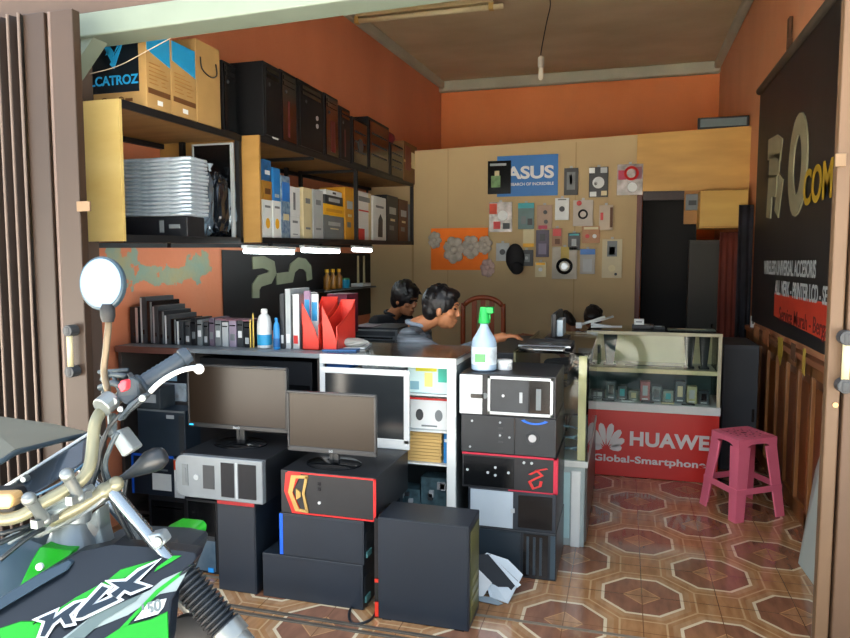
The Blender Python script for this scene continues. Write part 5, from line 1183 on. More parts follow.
cloth('red_curtain','red brown curtain hanging between the olive locker and the dark clothes','curtain',719,737,232,.2,YP-.16,M('#6a2c1e',.8,0,.3,4,stretch=(6,1,1)))
cloth('dark_garment','dark patterned garment hanging in the right back corner','garment',737,752,205,.75,YP-.35,M('#1a1a22',.8,0,.6,9),2)
o=fbox('white_switch','small white plug on the right wall end of the dark clothes','plug',751,316,755,329,YP-.6,.03,WHITE); ft(o,'F','socket_holes',DGREY,.3,.4,.7,.6,.001)
# ================================================================ gates
BRN=M('#2f2116',.45,.1,.1,4); BRN2=M('#261b14',.45,.1,.1,4); TAN=M('#5e4730',.5,.05,.08,4)
GB=2.2
def gx(px,py=300): return atY(px,py,GB).x
GL=empty('folding_gate',(gx(50),GB,0),'brown folded metal gate at the left of the shop opening','gate')
g0=gx(50)
def gpart(nm,b,m_,bev=.002,label=None): return mesh_obj(nm,B_shift(b,(g0,GB,0)),m_,GL,bev,label=label)
xs=gx(34,200)
x=xs; k=0
while x>-3.35:
    w=.052
    b=B(); b.add([(x-w,GB-.03,.0),(x-w*.5,GB+.03,.0),(x,GB-.03,.0),(x,GB-.022,.0),(x-w*.5,GB+.038,.0),(x-w,GB-.022,.0)]+[(x-w,GB-.03,2.34),(x-w*.5,GB+.03,2.34),(x,GB-.03,2.34),(x,GB-.022,2.34),(x-w*.5,GB+.038,2.34),(x-w,GB-.022,2.34)],
      [(0,1,7,6),(1,2,8,7),(2,3,9,8),(3,4,10,9),(4,5,11,10),(5,0,6,11),(0,5,4,1),(1,4,3,2),(6,7,10,11),(7,8,9,10)])
    gpart('pleat',b,BRN2,0)
    gpart('hinge_rod',B().cyl((x,GB-.034,.0),(x,GB-.034,2.34),.0055,n=8),M('#6a5c52',.35,.3,.05,4),0)
    x-=w; k+=1
gpart('stile',B().box(xs+.004,GB-.02,0,gx(60),GB+.02,2.34),BRN,.004)
gpart('stile',B().box(gx(66),GB-.02,0,-1.995,GB+.02,2.34),M('#37281c',.45,.1,.08,4),.004)
gpart('center_groove',B().cyl((gx(63),GB-.002,0),(gx(63),GB-.002,2.34),.011,n=10),M('#6a5a52',.35,.2,.05,4),0)
hx=gx(80,350); hz0=atY(76,372,GB-.05).z; hz1=atY(76,331,GB-.05).z
def handle(parent,off,hx,z0,z1,Y):
    h=mesh_obj('handle',B_shift(B().cyl((hx,Y-.05,z0+.01),(hx,Y-.05,z1-.01),.011,n=12),off),CREAM,parent,0,True,label='cream grip between black knobs')
    for z in (z0,z1): mesh_obj('handle_mount',B_shift(B().cyl((hx,Y-.02,z),(hx,Y-.062,z),.022,n=14).cyl((hx,Y-.05,z-.014),(hx,Y-.05,z+.014),.017,n=14),off),DGREY,h,.002)
handle(GL,(g0,GB,0),hx,hz0,hz1,GB)
gpart('latch',B().box(gx(82,208),GB-.028,atY(80,212,GB).z,gx(95,208),GB-.018,atY(80,202,GB).z),M('#7d654a',.4,.3,.1,5),.002)
GRY=2.32
rx0=atY(826,320,GRY).x+.005
g1=.8
GR=empty('folding_gate',(g1,GRY,0),'tan painted metal gate post at the right edge of the shop opening','gate')
def gr(nm,b,m_,bev=.003,label=None): return mesh_obj(nm,B_shift(b,(g1,GRY,0)),m_,GR,bev,label=label)
x2=atY(842,320,GRY).x
gr('stile',B().box(rx0,GRY-.02,0,x2,GRY+.02,2.34),TAN,.004); gr('stile',B().box(x2+.006,GRY-.03,0,x2+.09,GRY+.02,2.34),M('#523c29',.5,.05,.08,4),.004)
x=x2+.15
for k in range(10):
    gr('pleat',B().prism([(x,GRY-.03,0),(x-.026,GRY+.03,0),(x-.052,GRY-.03,0),(x-.048,GRY-.03,0),(x-.026,GRY+.022,0),(x-.004,GRY-.03,0)],(0,0,2.34)),BRN2,0); x+=.052
handle(GR,(g1,GRY,0),atY(846,360,GRY-.05).x,atY(846,386,GRY-.05).z,atY(846,338,GRY-.05).z,GRY)
gr('latch',B().box(rx0-.008,GRY-.03,atY(832,168,GRY).z,rx0+.02,GRY-.018,atY(832,155,GRY).z),M('#7d654a',.4,.3,.1,5),.002)
gr('keyhole',B().cyl((x2-.012,GRY-.024,atY(842,404,GRY).z),(x2-.012,GRY-.018,atY(842,404,GRY).z),.008,n=12),M('#c49a66',.4,.3,.1,5),.0)
o=mesh_obj('door_bolt',B().cyl((0,0,0),(0,0,.13),.012,n=10).box(-.016,-.014,.05,.016,.014,.06),M('#9fb0b0',.3,.5,.1,6),None,.001,30,loc=(rx0-.03,GRY-.0,.002)); tag(o,'short upright steel bolt on the floor at the foot of the right gate','bolt')
# string hanging across the carton
o=mesh_obj('string',B().tube([atY(90,74,2.43),atY(118,66,2.44),atY(145,52,2.45),atY(171,38,2.46)],.0018,6,sub=5),M('#a3937c',.6),None,0,True); tag(o,'thin pale string hanging diagonally in front of the carton nearest the shutter','string')
# ================================================================ people
def fuse(name,b,mat,vox,parent=None,smooth_it=2,loc=None,label=None):
    o=mesh_obj(name,b,mat,None,0,False)
    md=o.modifiers.new('r','REMESH'); md.mode='VOXEL'; md.voxel_size=vox; md.use_smooth_shade=True
    if smooth_it:
        ms=o.modifiers.new('s','SMOOTH'); ms.factor=.5; ms.iterations=smooth_it
    dg=bpy.context.evaluated_depsgraph_get(); dg.update()
    me=bpy.data.meshes.new_from_object(o.evaluated_get(dg)); old=o.data; o.modifiers.clear(); o.data=me; bpy.data.meshes.remove(old)
    if not me.materials: me.materials.append(mat)
    for p in me.polygons: p.use_smooth=True
    if parent: o.parent=parent
    if loc is not None: o.location=loc
    if label: o['label']=label
    return o
def cap(b,a,c,ra,rc,n=12):
    a=Vector(a);c=Vector(c); b.cyl(a,c,ra,rc,n); b.sph(a,ra,n,8); b.sph(c,rc,n,8)
SKIN=M('#b87a52',.5,0,.08,14,spec=.4); SKIND=M('#8a583a',.5,0,.08,14); HAIR=M('#0c0b0d',.45,0,.3,40,bump=.5)
def headparts(b,c,s,R):
    """head looking along local +X"""
    def P(x,y,z): return c+R@Vector((x*s,y*s,z*s))
    R4=R.to_4x4()
    b.sph(c+R@Vector((-.012*s,0,.022*s)),(.094*s,.074*s,.092*s),20,14,mat=R4)
    b.sph(P(.02,0,-.035),(.062*s,.056*s,.075*s),16,10,mat=R4)
    b.sph(P(.052,0,-.082),(.026*s,.03*s,.024*s),12,8,mat=R4)          # chin
    cap(b,P(.08,0,.012),P(.095,0,-.022),.008*s,.011*s,8)             # nose
    b.sph(P(.092,0,-.026),(.011*s,.016*s,.009*s),10,6,mat=R4)
    b.sph(P(.079,0,-.054),(.011*s,.022*s,.007*s),10,6,mat=R4); b.sph(P(.077,0,-.066),(.011*s,.02*s,.008*s),10,6,mat=R4)
    b.sph(P(.074,0,.035),(.016*s,.045*s,.012*s),12,6,mat=R4)          # brow
    for sy in (-1,1):
        b.sph(P(-.008,sy*.075,-.01),(.016*s,.008*s,.03*s),10,8,mat=R4); b.sph(P(.052,sy*.04,-.018),(.022*s,.02*s,.02*s),10,8,mat=R4)
def hand(b,w,d,side,s=1,curl=.5,down=Vector((0,0,-1))):
    """w wrist, d pointing direction of the fingers"""
    d=d.normalized(); sd=d.cross(down).normalized()*side
    pc=w+d*.045*s
    cap(b,w,w+d*.03*s,.022*s,.026*s,10)
    for k in range(4):
        off=sd*(.026-.0175*k)*s; L=[.034,.04,.037,.029][k]*s
        a=w+d*.07*s+off*.9; cap(b,w+d*.02*s+off*.6,a,.013*s,.0105*s,8)
        d2=(d*math.cos(curl*.6)+down*math.sin(curl*.6)).normalized(); m1=a+d2*L
        d3=(d*math.cos(curl*1.5)+down*math.sin(curl*1.5)).normalized(); m2=m1+d3*L*.75
        cap(b,a,m1,.0095*s,.0085*s,8); cap(b,m1,m2,.0085*s,.007*s,8)
    t0=w+d*.018*s+sd*.024*s; t1=t0+(d*.6+sd*.8).normalized()*.035*s; t2=t1+(d*.9+sd*.2+down*.3).normalized()*.028*s
    cap(b,t0,t1,.0125*s,.0105*s,8); cap(b,t1,t2,.0105*s,.008*s,8)
def person(lb,head,yaw,pitch=0,s=.95,seat=.45,shirt=None,stripes=None,hands=None,hairscale=1.0,hat=False,lean=.06,group=None,skin=SKIN,pants=None,hunch=0):
    """seated person; head = world centre of the head; yaw = looking direction"""
    root=empty('person',(head.x,head.y,0),lb,'person',group)
    fwd=Vector((math.cos(yaw),math.sin(yaw),0)); lat=Vector((-math.sin(yaw),math.cos(yaw),0)); up=Vector((0,0,1))
    off=Vector((head.x,head.y,0))
    h=head-off
    R=Matrix((fwd,lat,up)).transposed()@Matrix.Rotation(pitch,3,'Y')
    neck=h+R@Vector((-.03*s,0,-.1*s)); nb=neck-up*(.06-.055*hunch)*s-fwd*(.03+.08*hunch)
    chest=nb-up*.17*s-fwd*lean; belly=chest-up*.17*s-fwd*lean*.6; hip=Vector((belly.x,belly.y,seat+.11)); 
    sh=[nb-up*.055*s+lat*sy*.155*s-fwd*.01 for sy in (-1,1)]
    hands=hands or [None,None]
    b=B(); headparts(b,h,s,R)
    cap(b,h+R@Vector((-.03*s,0,-.05*s)),nb,.047*s,.052*s,14)
    torso=lambda bb,k:( [cap(bb,nb-up*.05*s+lat*.06*sy*s,sh[(sy+1)//2],.055*s+k,.058*s+k) for sy in (-1,1)], [cap(bb,chest+lat*.065*sy,belly+lat*.055*sy,.1*s+k,.098*s+k) for sy in (-1,1)],
       [cap(bb,nb-up*.08*s+lat*.05*sy,chest+lat*.07*sy,.07*s+k,.1*s+k) for sy in (-1,1)],[cap(bb,belly+lat*.05*sy,hip+lat*.06*sy,.095*s+k,.1*s+k) for sy in (-1,1)])
    torso(b,-.008)
    knees=[hip+fwd*.40*s+lat*sy*.12 - up*.02 for sy in (-1,1)]; feet=[k+Vector((0,0,.08-k.z))+fwd*.02 for k in knees]
    for sy,k,f_ in zip((-1,1),knees,feet):
        cap(b,hip+lat*sy*.08,k,.075*s,.052*s); cap(b,k,f_,.05*s,.036*s); cap(b,f_-up*.04,f_+fwd*.13-up*.045,.035,.03)
    elb=[];wr=[]
    for i,sy in enumerate((-1,1)):
        tgt=hands[i]
        if tgt is None: w=knees[i]+up*.09-fwd*.1
        else: w=tgt-off
        mid=(sh[i]+w)/2; L=.27*s; dd=(w-sh[i]).length; hgt=math.sqrt(max(L*L-(dd/2)**2,.0004))
        e=mid-up*hgt*.9+lat*sy*.04-fwd*.02
        elb.append(e);wr.append(w)
        cap(b,sh[i],e,.045*s,.037*s); cap(b,e,w,.036*s,.025*s)
        hand(b,w,(w-e).normalized()*.7+fwd*.6,-sy,s,.5)
    body=fuse('body',b,skin,.0052,root,1)
    # shirt
    b=B(); torso(b,.006)
    for i in (0,1): 
        cap(b,sh[i],elb[i],.056*s,.048*s)
        if stripes: cap(b,elb[i],elb[i].lerp(wr[i],.72),.047*s,.037*s)
    # collar
    ringp=[nb+up*.015*s+(fwd*math.cos(a)*.058*s+lat*math.sin(a)*.058*s)+up*.012*math.cos(a+PI) for a in [k*PI/6 for k in range(12)]]
    b2=B().tube(ringp,.013,6,closed=True)
    sm=shirt or M('#26303a',.8,0,.3,8)
    so=fuse('shirt',b,sm,.008,root,2); mesh_obj('collar',b2,stripes or sm,root,0,True)
    pb_=B()
    for sy,k in zip((-1,1),knees): cap(pb_,hip+lat*sy*.08,k,.085*s,.062*s); cap(pb_,k,k.lerp(feet[0 if sy<0 else 1],.85),.06*s,.05*s)
    cap(pb_,hip+lat*.05,hip-lat*.05,.108*s,.108*s)
    fuse('trousers',pb_,M('#20242c',.8,0,.2,9),.012,root,1)
    # hair
    b=B(); R4=R.to_4x4(); hs=hairscale
    b.sph(h+R@Vector((-.024*s,0,.036*s)),(.1*s*hs,.082*s*hs,.096*s*hs),22,14,mat=R4)
    b.sph(h+R@Vector((-.062*s,0,-.005*s)),(.055*s*hs,.073*s*hs,.08*s*hs),18,12,mat=R4)
    b.sph(h+R@Vector((.03*s,0,.088*s)),(.06*s,.062*s,.035*s),16,10,mat=R4)
    for k in range(34):
        a=random.uniform(0,2*PI); q=random.uniform(.1,1.25)
        d=Vector((math.cos(a)*math.sin(q),math.sin(a)*math.sin(q),math.cos(q))); 
        if d.x>.75: continue
        p=h+R@Vector((-.024*s+d.x*.094*s*hs,d.y*.078*s*hs,.036*s+d.z*.092*s*hs)); cap(b,p,p+R@Vector((.03*s*d.x+.012*s,.02*s*d.y,-.01*s)),.014*s,.006*s,6)
    # side burn in front of the ear
    for sy in (-1,1): cap(b,h+R@Vector((.02*s,sy*.071*s,.03*s)),h+R@Vector((.014*s,sy*.071*s,-.012*s)),.012*s,.006*s,6)
    ho=fuse('hair',b,HAIR,.005,root,1)
    for sy in (-1,1):
        e=h+R@Vector((.0745*s,sy*.031*s,.012*s)); mesh_obj('eye',B().sph(e,(.008*s,.011*s,.006*s),12,8,mat=R4),M('#1a1210',.2),root,0,True)
        mesh_obj('eyebrow',B().tube([h+R@Vector((.086*s,sy*.016*s,.034*s)),h+R@Vector((.084*s,sy*.036*s,.039*s)),h+R@Vector((.07*s,sy*.052*s,.034*s))],.003*s,6),HAIR,root,0,True)
    mesh_obj('mouth',B().tube([h+R@Vector((.085*s,-.018*s,-.0605*s)),h+R@Vector((.0895*s,0,-.0605*s)),h+R@Vector((.085*s,.018*s,-.0605*s))],.0018*s,5),M('#5c2a24',.5),root,0,True)
    return root
JK=M('#1a2026',.8,0,0,12,col2='#8b959c',stretch=(.4,.4,4.5),bump=.2)
hd=atY(443,309,3.75)
hw=atY(497,346,3.62); hw.z=max(hw.z,.995); 
person('person in a dark jacket with pale stripes, in profile, reaching towards the flat laptop',hd,.05,.12,1.0,seat=.45,shirt=JK,stripes=M('#8f9aa6',.8,0,.2,9),hands=[hw,None],hairscale=1.04,hunch=1)
hd=atY(406,300,4.55)
person('person with dark hair in a black shirt, partly hidden behind the striped jacket wearer',hd,-.45,.25,.95,seat=.45,shirt=M('#15171b',.85,0,.3,8),hairscale=1.12,hunch=.6,skin=M('#9a6442',.5,0,.08,14))
hd=atY(565,324,5.95)
person('person in a red top with head bowed, mostly hidden behind the edge-on monitor',hd,PI+.1,.75,.82,seat=.42,shirt=M('#6b1f22',.85,0,.2,8),hands=[None,Vector((hd.x-.32,hd.y-.1,hd.z-.1))],skin=SKIND)
hd=atY(593,320,5.6)
person('person with a rounded black fringe, head bowed behind the white folded tripod',hd,-PI/2-.1,.6,.85,seat=.42,shirt=M('#2a2320',.85,0,.2,8),hairscale=1.06,skin=SKIND)
# low table at the back for the bowed pair
tb=empty('small_table',(.0,5.0,0),'low table behind the glass counter, in front of the bowed pair','table') if False else None
# ================================================================ motorcycle
AW=Vector((-math.sin(YAW),math.cos(YAW),0))
def BK(u,v,z): return RT*u+AW*v+Vector((0,0,z))
ob=BK(-.5,1.1,-.02)
MB_=empty('motorcycle',ob,'green and black off-road motorcycle with white side lettering, in front of the shop','motorcycle')
def mp(name,b,mat,bev=0,sm=False,label=None,parent=None): return mesh_obj(name,B_shift(b,tuple(ob)),mat,parent or MB_,bev,sm,label=label)
NAV=M('#0e1822',.4,0,.1,4,coat=.1); GRN=M('#08a012',.3,0,.04,5,coat=.3); GRNY=M('#7fc832',.3,0,.15,5,coat=.3)
WHT=M('#e2e8e8',.35,0,.03,5); GRYB=M('#98a5a2',.35,0,.06,5); ALU=M('#7f8686',.28,.6,.12,20); BARM=M('#7c7b64',.3,.3,.06,12)
RUB=M('#14181c',.6,0,.15,30); PLG=M('#3a444a',.5,0,.1,10); GAIT=M('#1c2329',.5,0,.1,20)
def Dp(px,py,o=0): 
    i=.98+.0012*(py-552)-.0004*(px-75); return 1/i+o
def pp(pts,o=0): return [atD(x,y,Dp(x,y,o)) for x,y in pts]
def pan(name,pts,mat,o=0,th=.004,bev=0,label=None,parent=None): return mp(name,B().prism(pp(pts,o),FW*th),mat,bev,label=label,parent=parent)
# tank and side body volumes
mp('fuel_tank',B().prism(pp([(-70,575),(-20,552),(0,543),(30,540),(45,546),(60,560),(75,600),(70,650),(-70,700)],.07),FW*.17),M('#3e5360',.3,0,.12,5,coat=.2),.03)
sh_=pan('shroud',[(-60,645),(-20,622),(10,600),(44,571),(75,553),(112,545),(160,548),(196,553),(197,558),(188,570),(172,600),(168,640),(150,720),(-60,720)],NAV,0,.035,.006,'dark blue-black shroud panel')
pan('shroud_ridge',[(-50,622),(0,598),(40,573),(68,560),(72,563),(66,571),(40,586),(0,610),(-50,635)],M('#2a3e4c',.35,0,.1,5,coat=.1),-.008,.01,.002)
for q in ([(20,641),(26,629),(38,622),(75,598),(108,580),(120,570),(156,560),(150,566),(124,578),(80,606),(44,628),(32,645)],[(157,567),(173,556),(181,556),(166,565),(154,572)],[(110,640),(120,628),(156,590),(190,565),(189,569),(160,592),(130,622),(118,640)],[(122,627),(150,620),(167,612),(168,640),(158,700),(90,700),(102,640)],[(-60,650),(-10,632),(20,622),(34,622),(24,641),(-10,660),(-60,680)]):
    pan('green_flash',q,GRN,-.0015,.003)
pan('grey_flash',[(92,616),(120,604),(150,590),(162,580),(189,568),(176,591),(160,594),(128,615),(96,628),(70,640),(60,640)],GRYB,-.001,.003)
pan('pale_flash',[(66,638),(96,614),(128,600),(142,594),(136,601),(104,620),(84,638)],M('#5f706e',.35,0,.05,5),-.0022,.003)
pan('badge_panel',[(134,621),(148,603),(166,599),(163,608),(158,614)],WHT,-.003,.003)
def c1(x,y): return (20+x/4.72,550+y/4.72)
def strokes(S,wd,o,name,mat):
    bb=B()
    for L in S:
        P=[Vector(c1(*q)) for q in L]
        for poly in flatp([P],wd/4.72): 
            # keep corners sharp
            bb.prism(pp(poly,o),FW*.0018)
    mp(name,bb,mat)
KF=[[(85,327),(165,293),(152,328),(205,290),(256,256),(292,244),(228,308),(246,345),(214,352),(193,318),(152,350),(116,408),(94,408),(120,335)],
 [(385,172),(414,182),(338,262),(438,222),(462,236),(292,318),(262,322),(276,290)],
 [(645,55),(532,155),(597,172),(522,200),(492,186),(452,226),(428,206),(470,177),(428,152),(500,150),(560,100)]]
strokes([P+[P[0]] for P in KF],27,-.0045,'lettering_outline',WHT)
bb=B()
for P in KF: bb.prism(pp([c1(*q) for q in P],-.0065),FW*.0018)
mp('lettering_fill',bb,M('#172836',.4,0,.1,5))
m_=Matrix((RT,UP,-FW)).transposed().to_4x4(); pc0=atD(149,609,Dp(149,609,-.006))-ob; m_.translation=pc0
text('badge_lettering','150',M('#3b4f5a',.4),MB_,m_@Matrix.Rotation(math.radians(20),4,'Z'),.022,.0006,.0004,1,.3)
g_=pan('side_cover',[(39,547),(73,551),(60,567),(47,576),(28,590),(17,599),(18,588),(30,562)],GRN,.03,.03,.003,'bright green side cover')
b=B(); p=atD(41,566,Dp(41,566,.024)); b.cyl(p,p-FW*.006,.0055,n=12); mp('bolt',b,WHT,.001)
# upper dark body behind shroud
mp('radiator_cover',B().prism(pp([(80,553),(110,546),(165,548),(190,553),(170,600),(100,600)],.05),FW*.12),M('#1c262d',.5,0,.1,6),.01)
mp('front_fender',B().prism([atD(x,y,1.2) for x,y in ((148,542),(164,534),(186,536),(190,541),(188,550),(150,552))],FW*.1),GRN,.008,label='green front fender')
# handlebar
HB=[(-60,505,1.0),(-25,512,.99),(0,519,1.0),(20,516,1.0),(39,505,1.01),(66,490,1.03),(82,479,1.04),(90,465,1.05),(93,442,1.07),(95,424,1.08),(101,412,1.1),(112,403,1.12),(128,391,1.14)]
mp('handlebar',B().tube([atD(*q) for q in HB],.0095,12,sub=5),BARM,0,True)
gp0=atD(139,385,1.15); gp1=atD(190,353,1.19)
ax=(gp1-gp0).normalized()
R3=Vector((0,0,1)).rotation_difference(ax).to_matrix()
Lg=(gp1-gp0).length
mp('grip',B().lathe([(.017,0),(.018,.004),(.016,.008),(.0125,.01)]+[(.0138 if i%2 else .0125,.012+i*(Lg-.03)/16) for i in range(17)]+[(.0155,Lg-.016),(.016,Lg-.01),(.014,Lg-.002),(.008,Lg)],gp0,18,R3),M('#2a3844',.5,0,.15,20),0,40)
mp('grip_flange',B().cyl(gp0-ax*.006,gp0+ax*.002,.026,n=24),RUB,.002)
a0=atD(112,404,1.12); a1=atD(136,388,1.145)
mp('switch_housing',B().prism([atD(*q) for q in ((114,397,1.11),(119,386,1.11),(130,376,1.12),(139,381,1.125),(140,396,1.125),(127,406,1.11))],FW*.045),PLG,.004)
mp('kill_switch',B().prism([atD(*q) for q in ((117,386,1.10),(121,380,1.10),(126,380,1.10),(126,389,1.10),(121,393,1.10))],FW*.02),M('#e0424e',.4,0,.05,8),.003,label='red kill switch')
lv=[atD(*q) for q in ((150,392,1.12),(158,384,1.12),(168,377,1.12),(180,371,1.125),(192,368,1.13),(199,369,1.13))]
mp('brake_lever',B().tube(lv,.0042,8,sub=4).sph(lv[-1],.0085,12,8),WHT,0,True)
mp('lever_bracket',B().prism([atD(*q) for q in ((140,403,1.1),(126,414,1.1),(120,422,1.09),(116,420,1.09),(128,404,1.1),(143,393,1.1),(147,396,1.1))],FW*.02),PLG,.003); 
b=B(); p=atD(143,398,1.095); b.cyl(p,p-FW*.004,.006,n=10); p=atD(121,409,1.095); b.cyl(p,p-FW*.004,.005,n=10); p=atD(115,401,1.1); b.cyl(p,p-FW*.006,.006,n=10); mp('bolt',b,ALU,.001)
mp('clamp_ring',B().cyl(atD(101,408,1.09),atD(112,399,1.11),.0165,n=14),ALU,.002)
mp('brake_reservoir',B().prism([atD(*q) for q in ((109,437,1.09),(118,429,1.09),(134,450,1.09),(122,458,1.09))],FW*.04),M('#7c8587',.4,.2,.1,9),.004)
mp('reservoir_bracket',B().cyl(atD(112,415,1.12),atD(113,436,1.1),.007,n=8),ALU,0)
mp('cable_guard',B().tube([atD(100,388,1.18),atD(112,383,1.17),atD(122,386,1.16)],.006,6,sub=3).tube([atD(102,380,1.19),atD(112,375,1.18),atD(126,376,1.16)],.005,6,sub=3).tube([atD(104,394,1.18),atD(108,372,1.18)],.005,6).tube([atD(112,372,1.18),atD(120,392,1.16)],.004,6).tube([atD(99,372,1.19),atD(128,370,1.17)],.004,6),PLG,0,True)
# mirror
mc=atD(101,283,1.14); nrm=(O-mc).normalized(); nrm=(nrm+Vector((-.42,-.05,.12))).normalized()
xx=Vector((0,0,1)).cross(nrm).normalized(); yy=nrm.cross(xx)
Mr=Matrix((xx,yy,nrm)).transposed()@Matrix.Rotation(math.radians(8),3,'Z')
def ell(r,rx=1.0,ry=1.22): return [mc+Mr@Vector((r*rx*math.cos(t*PI/16),r*ry*math.sin(t*PI/16),0)) for t in range(32)]
MR=mp('mirror_housing',B().prism([p-nrm*.0 for p in ell(.0375)],-nrm*.016),M('#2f4450',.4,0,.1,9),.004)
mp('mirror_glass',B().prism([p+nrm*.0015 for p in ell(.0335)],-nrm*.003),M('#a8bccb',.03,1,0,5),0,parent=None)
mp('mirror_joint',B().lathe([(.009,0),(.012,.01),(.012,.022),(.008,.03)],atD(108,322,1.14),12),RUB,0,40)
mp('mirror_stalk',B().tube([atD(109,312,1.145),atD(108,330,1.14),atD(106,350,1.14),atD(104,372,1.14),atD(108,392,1.13)],.0055,8,sub=4),M('#6d604c',.4,.4,.1,9),0,True)
# fork, clamps
tc=[atD(50,521,1.05),atD(80,506,1.06),(atD(114,484,1.08))]
mp('triple_clamp',B().tube(tc,.0105,12,sub=3).sph(atD(116,484,1.08),.0125,12,8).sph(atD(104,491,1.075),.013,12,8),M('#807e68',.3,.4,.1,14),0,True)
mp('triple_clamp_plate',B().prism([atD(*q) for q in ((26,536,1.05),(46,522,1.05),(88,500,1.06),(108,487,1.07),(112,494,1.07),(96,508,1.06),(70,524,1.05),(36,540,1.05))],FW*.05),ALU,.006)
for s0,s1 in (((67,475,1.01),(79,497,1.03)),((29,499,.99),(45,520,1.02))):
    mp('bar_clamp',B().cyl(atD(*s0),atD(*s1),.0085,n=12).sph(atD(*s0),.0105,12,8).sph(atD(*s1),.010,12,8).box(-.006,-.02,-.006,.006,.02,.006,Matrix.Translation(atD(*s1))),ALU,.0,35)
mp('bar_mount',B().prism([atD(*q) for q in ((38,512,1.03),(60,500,1.03),(84,487,1.04),(88,494,1.04),(66,508,1.03),(44,524,1.03))],FW*.03),M('#8f9a9c',.35,.5,.15,18),.004)
mp('steering_stem',B().cyl(atD(72,514,1.1),atD(72,556,1.1),.022,.045,20).cyl(atD(76,508,1.08),atD(74,520,1.08),.024,n=20),M('#737d82',.35,.5,.12,14),.002,35)
mp('stem_bracket',B().prism([atD(*q) for q in ((85,520,1.09),(98,508,1.09),(100,530,1.1),(106,552,1.1),(86,556,1.1),(84,534,1.1))],FW*.04),M('#7e8b90',.4,.4,.12,14),.004)
fa=atD(111,490,1.08); fb=atD(235,639,1.04); fd_=(fb-fa).normalized()
tt=(fa.z-.30)/(-fd_.z); hub=fa+fd_*tt
mid=atD(181,573,1.058); mid=fa+fd_*((mid-fa).dot(fd_)); gend=atD(226,629,1.043); gend=fa+fd_*((gend-fa).dot(fd_))
rh=ray(170,560); rh.z=0; rh.normalize(); fo=[Vector((0,0,0)),rh*.17-RT*.075]
for k,o_ in enumerate(fo):
    mp('fork_tube',B().cyl(fa+o_,mid+o_,.0105,n=16),M('#8d979d',.18,.9,.05,10),0,35)
    prof=[];Lm=(gend-mid).length; nR=13; R3=Vector((0,0,1)).rotation_difference(fd_).to_matrix()
    for i in range(nR):
        z=i*Lm/nR; prof+=[(.0195,z),(.0255,z+Lm/nR*.35),(.0255,z+Lm/nR*.6),(.0195,z+Lm/nR*.95)]
    mp('fork_gaiter',B().lathe(prof,mid+o_,20,R3),GAIT,0,50)
    mp('fork_leg',B().cyl(gend+o_,hub+o_,.022,.024,16).cyl(gend+o_-fd_*.004,gend+o_+fd_*.02,.026,n=16),ALU,.001,35)
mp('lower_clamp',B().prism([p for p in (atD(146,536,1.05),atD(160,533,1.05),atD(166,543,1.05),atD(154,552,1.05))],FW*.03),M('#9aa6aa',.35,.5,.1,9),.004)
b=B(); p=atD(158,541,1.045); b.cyl(p,p-FW*.006,.008,n=12); mp('bolt',b,ALU,.001)
mp('brake_hose',B().tube([atD(118,432,1.09),atD(110,448,1.09),atD(106,470,1.1),atD(122,505,1.11),atD(150,560,1.11),atD(172,592,1.08),atD(220,636,1.03),atD(236,665,1.02)],.0038,8,sub=5),M('#414d53',.4,.1,.1,9),0,True)
for L in ([(110,425,1.1),(101,450,1.1),(97,470,1.1),(86,500,1.1),(60,545,1.1)],[(122,412,1.1),(108,430,1.1),(100,455,1.12),(112,500,1.12),(135,545,1.12)],[(0,560,1.0),(30,536,1.03),(60,518,1.08),(100,470,1.12)],[(-10,548,.98),(20,534,1.02),(50,520,1.1)],[(128,470,1.16),(124,500,1.15),(130,530,1.14),(150,552,1.13)],[(0,534,1.02),(22,528,1.03),(40,522,1.06)]):
    mp('control_cable',B().tube([atD(*q) for q in L],.0036,6,sub=5),M('#20282c',.4,0,.1,9),0,True)
mp('cable_plate',B().prism([atD(*q) for q in ((4,538,1.06),(30,524,1.06),(34,530,1.06),(8,546,1.06))],FW*.01),M('#5b666b',.4,.3,.2,20),.002)
# headlight cowl and visor
mp('headlight_cowl',B().prism([atD(*q) for q in ((2,490,1.12),(40,466,1.18),(86,436,1.24),(94,446,1.22),(84,462,1.17),(60,478,1.12),(30,497,1.1),(6,497,1.1))],FW*.05),M('#27323c',.25,.0,.3,6,coat=.4),.004)
mp('cowl_edge',B().tube([atD(1,489,1.12),atD(44,462,1.18),atD(88,434,1.24)],.0026,8),WHT,0,True,label='white cowl edge')
mp('cowl_edge',B().tube([atD(26,500,1.09),atD(60,484,1.12),atD(90,459,1.16)],.0022,8),M('#4f7690',.3,0,.1,9),0,True)
b=B(); p=atD(27,478,1.14); b.cyl(p,p-FW*.012,.007,.005,n=10); mp('bolt',b,ALU,.001)
mp('visor',B().prism([atD(*q) for q in ((-30,412,1.5),(0,417,1.48),(51,423,1.44),(77,429,1.38),(90,432,1.3),(88,436,1.28),(51,441,1.2),(16,450,1.12),(0,459,1.08),(-30,470,1.05))],Vector((0,0,-.006))),M('#6d6e62',.5,0,.15,3),.002,label='beige grey visor plate')
mp('visor_edge',B().tube([atD(92,433,1.29),atD(51,443,1.19),atD(18,452,1.11),atD(0,462,1.07),atD(-30,474,1.04)],.0045,8,sub=4),M('#33434c',.35),0,True)
mp('indicator_lens',B().prism([atD(*q) for q in ((-14,495,1.0),(10,494,1.0),(13,499,1.0),(10,509,1.0),(-14,512,1.0))],FW*.03),M('#e0b57a',.3,0,.3,12),.004,label='pale amber indicator lens')
mp('indicator_housing',B().prism([atD(*q) for q in ((-20,490,1.03),(14,489,1.03),(19,499,1.03),(14,513,1.03),(-20,516,1.03))],FW*.03),RUB,.004)
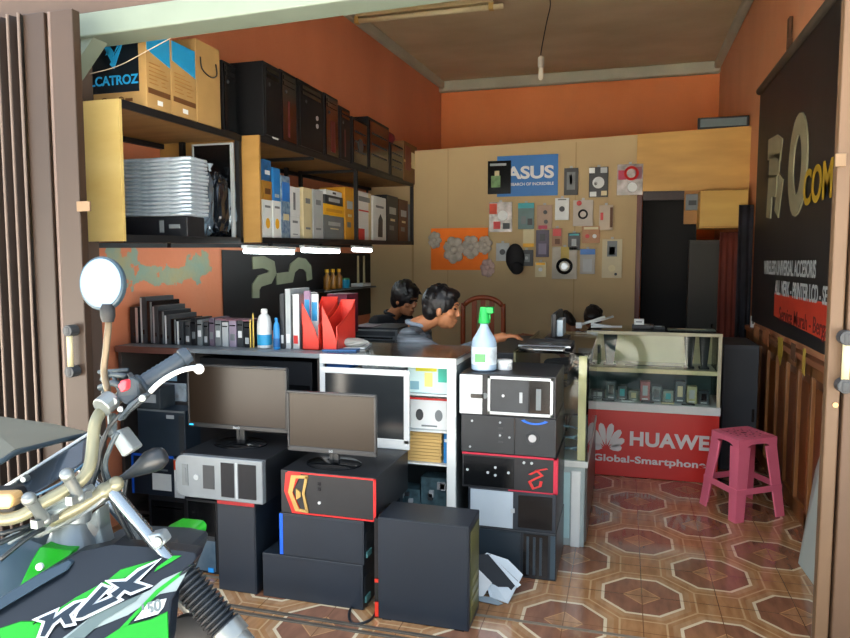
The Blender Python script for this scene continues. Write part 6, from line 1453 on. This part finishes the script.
# right hand indicator
i0=atD(114,483,1.12); i1=atD(137,470,1.12); i2=atD(150,462,1.12); i3=atD(164,455,1.12)
mp('front_indicator',B().tube([i0,atD(126,476,1.12),i1,i2,atD(158,458,1.12),i3,atD(166,454,1.12)],[.006,.006,.011,.019,.019,.014,.006],12),M('#20262b',.35,0,.1,9),0,True,label='black stalked indicator')
# horn, lower bits
hc_=atD(192,636,1.1); mp('horn',B().lathe([(.0,.0),(.036,.0),(.04,.006),(.04,.018),(.02,.03)],hc_,20,Vector((0,0,1)).rotation_difference(-FW).to_matrix()),RUB,.001,40)
# out of frame body: frame, engine, seat, wheels
FRM=M('#1d2226',.45,.2,.1,9)
wc=hub+AW*.085
def bk(u,v,z): return Vector((wc.x,wc.y,0))+RT*u+AW*v+Vector((0,0,z))
top=fa+AW*.085-ob*0
mp('frame_tube',B().tube([atD(72,556,1.12),atD(20,620,1.12),bk(-.85,0,.62),bk(-1.25,0,.8)],.02,10,sub=4).tube([atD(90,556,1.12),bk(-.42,0,.55),bk(-.45,0,.3),bk(-.85,0,.28),bk(-.87,0,.6)],.018,10,sub=4),FRM,0,True)
mp('engine',B().prism([bk(-.5,-.1,.3),bk(-.85,-.1,.3),bk(-.88,-.1,.48),bk(-.66,-.1,.58),bk(-.55,-.1,.66),bk(-.47,-.1,.62)],AW*.2),M('#3a3f42',.45,.5,.1,9),.02)
mp('seat',B().prism([bk(-.72,-.09,.78),bk(-1.35,-.09,.84),bk(-1.36,-.09,.9),bk(-1.1,-.09,.86),bk(-.72,-.09,.87)],AW*.18),RUB,.02)
def wheel(c,R_,nm):
    w=mp(nm,B().tube([c+RT*math.cos(t*PI/16)*(R_-.045)+Vector((0,0,1))*math.sin(t*PI/16)*(R_-.045) for t in range(32)],.045,12,closed=True),RUB,0,True)
    mp('rim',B().tube([c+RT*math.cos(t*PI/16)*(R_-.09)+Vector((0,0,1))*math.sin(t*PI/16)*(R_-.09) for t in range(32)],.012,8,closed=True),ALU,0,True,parent=None)
    b=B()
    for t in range(16):
        a=t*PI/8; b.cyl(c+RT*math.cos(a+.2)*.03+AW*(.02 if t%2 else -.02)+Vector((0,0,1))*math.sin(a+.2)*.03,c+RT*math.cos(a)*(R_-.095)+Vector((0,0,1))*math.sin(a)*(R_-.095),.002,n=5)
    mp('spokes',b,CHROME); mp('hub',B().cyl(c-AW*.08,c+AW*.09,.035,n=16),ALU,.002)
wheel(wc.copy(),.32,'front_tyre'); rw=bk(-1.3,0,.30); wheel(rw,.32,'rear_tyre')
mp('swingarm',B().cyl(bk(-.85,-.06,.38),rw-AW*.06,.02).cyl(bk(-.85,.08,.38),rw+AW*.08,.02),ALU)
mp('rear_fender',B().prism([bk(-1.2,-.08,.8),bk(-1.7,-.06,.9),bk(-1.7,-.06,.915),bk(-1.2,-.08,.84)],AW*.15),GRN,.004)
mp('side_stand',B().cyl(bk(-.8,-.1,.32),bk(-.78,-.22,-.015),.012,n=10),FRM)
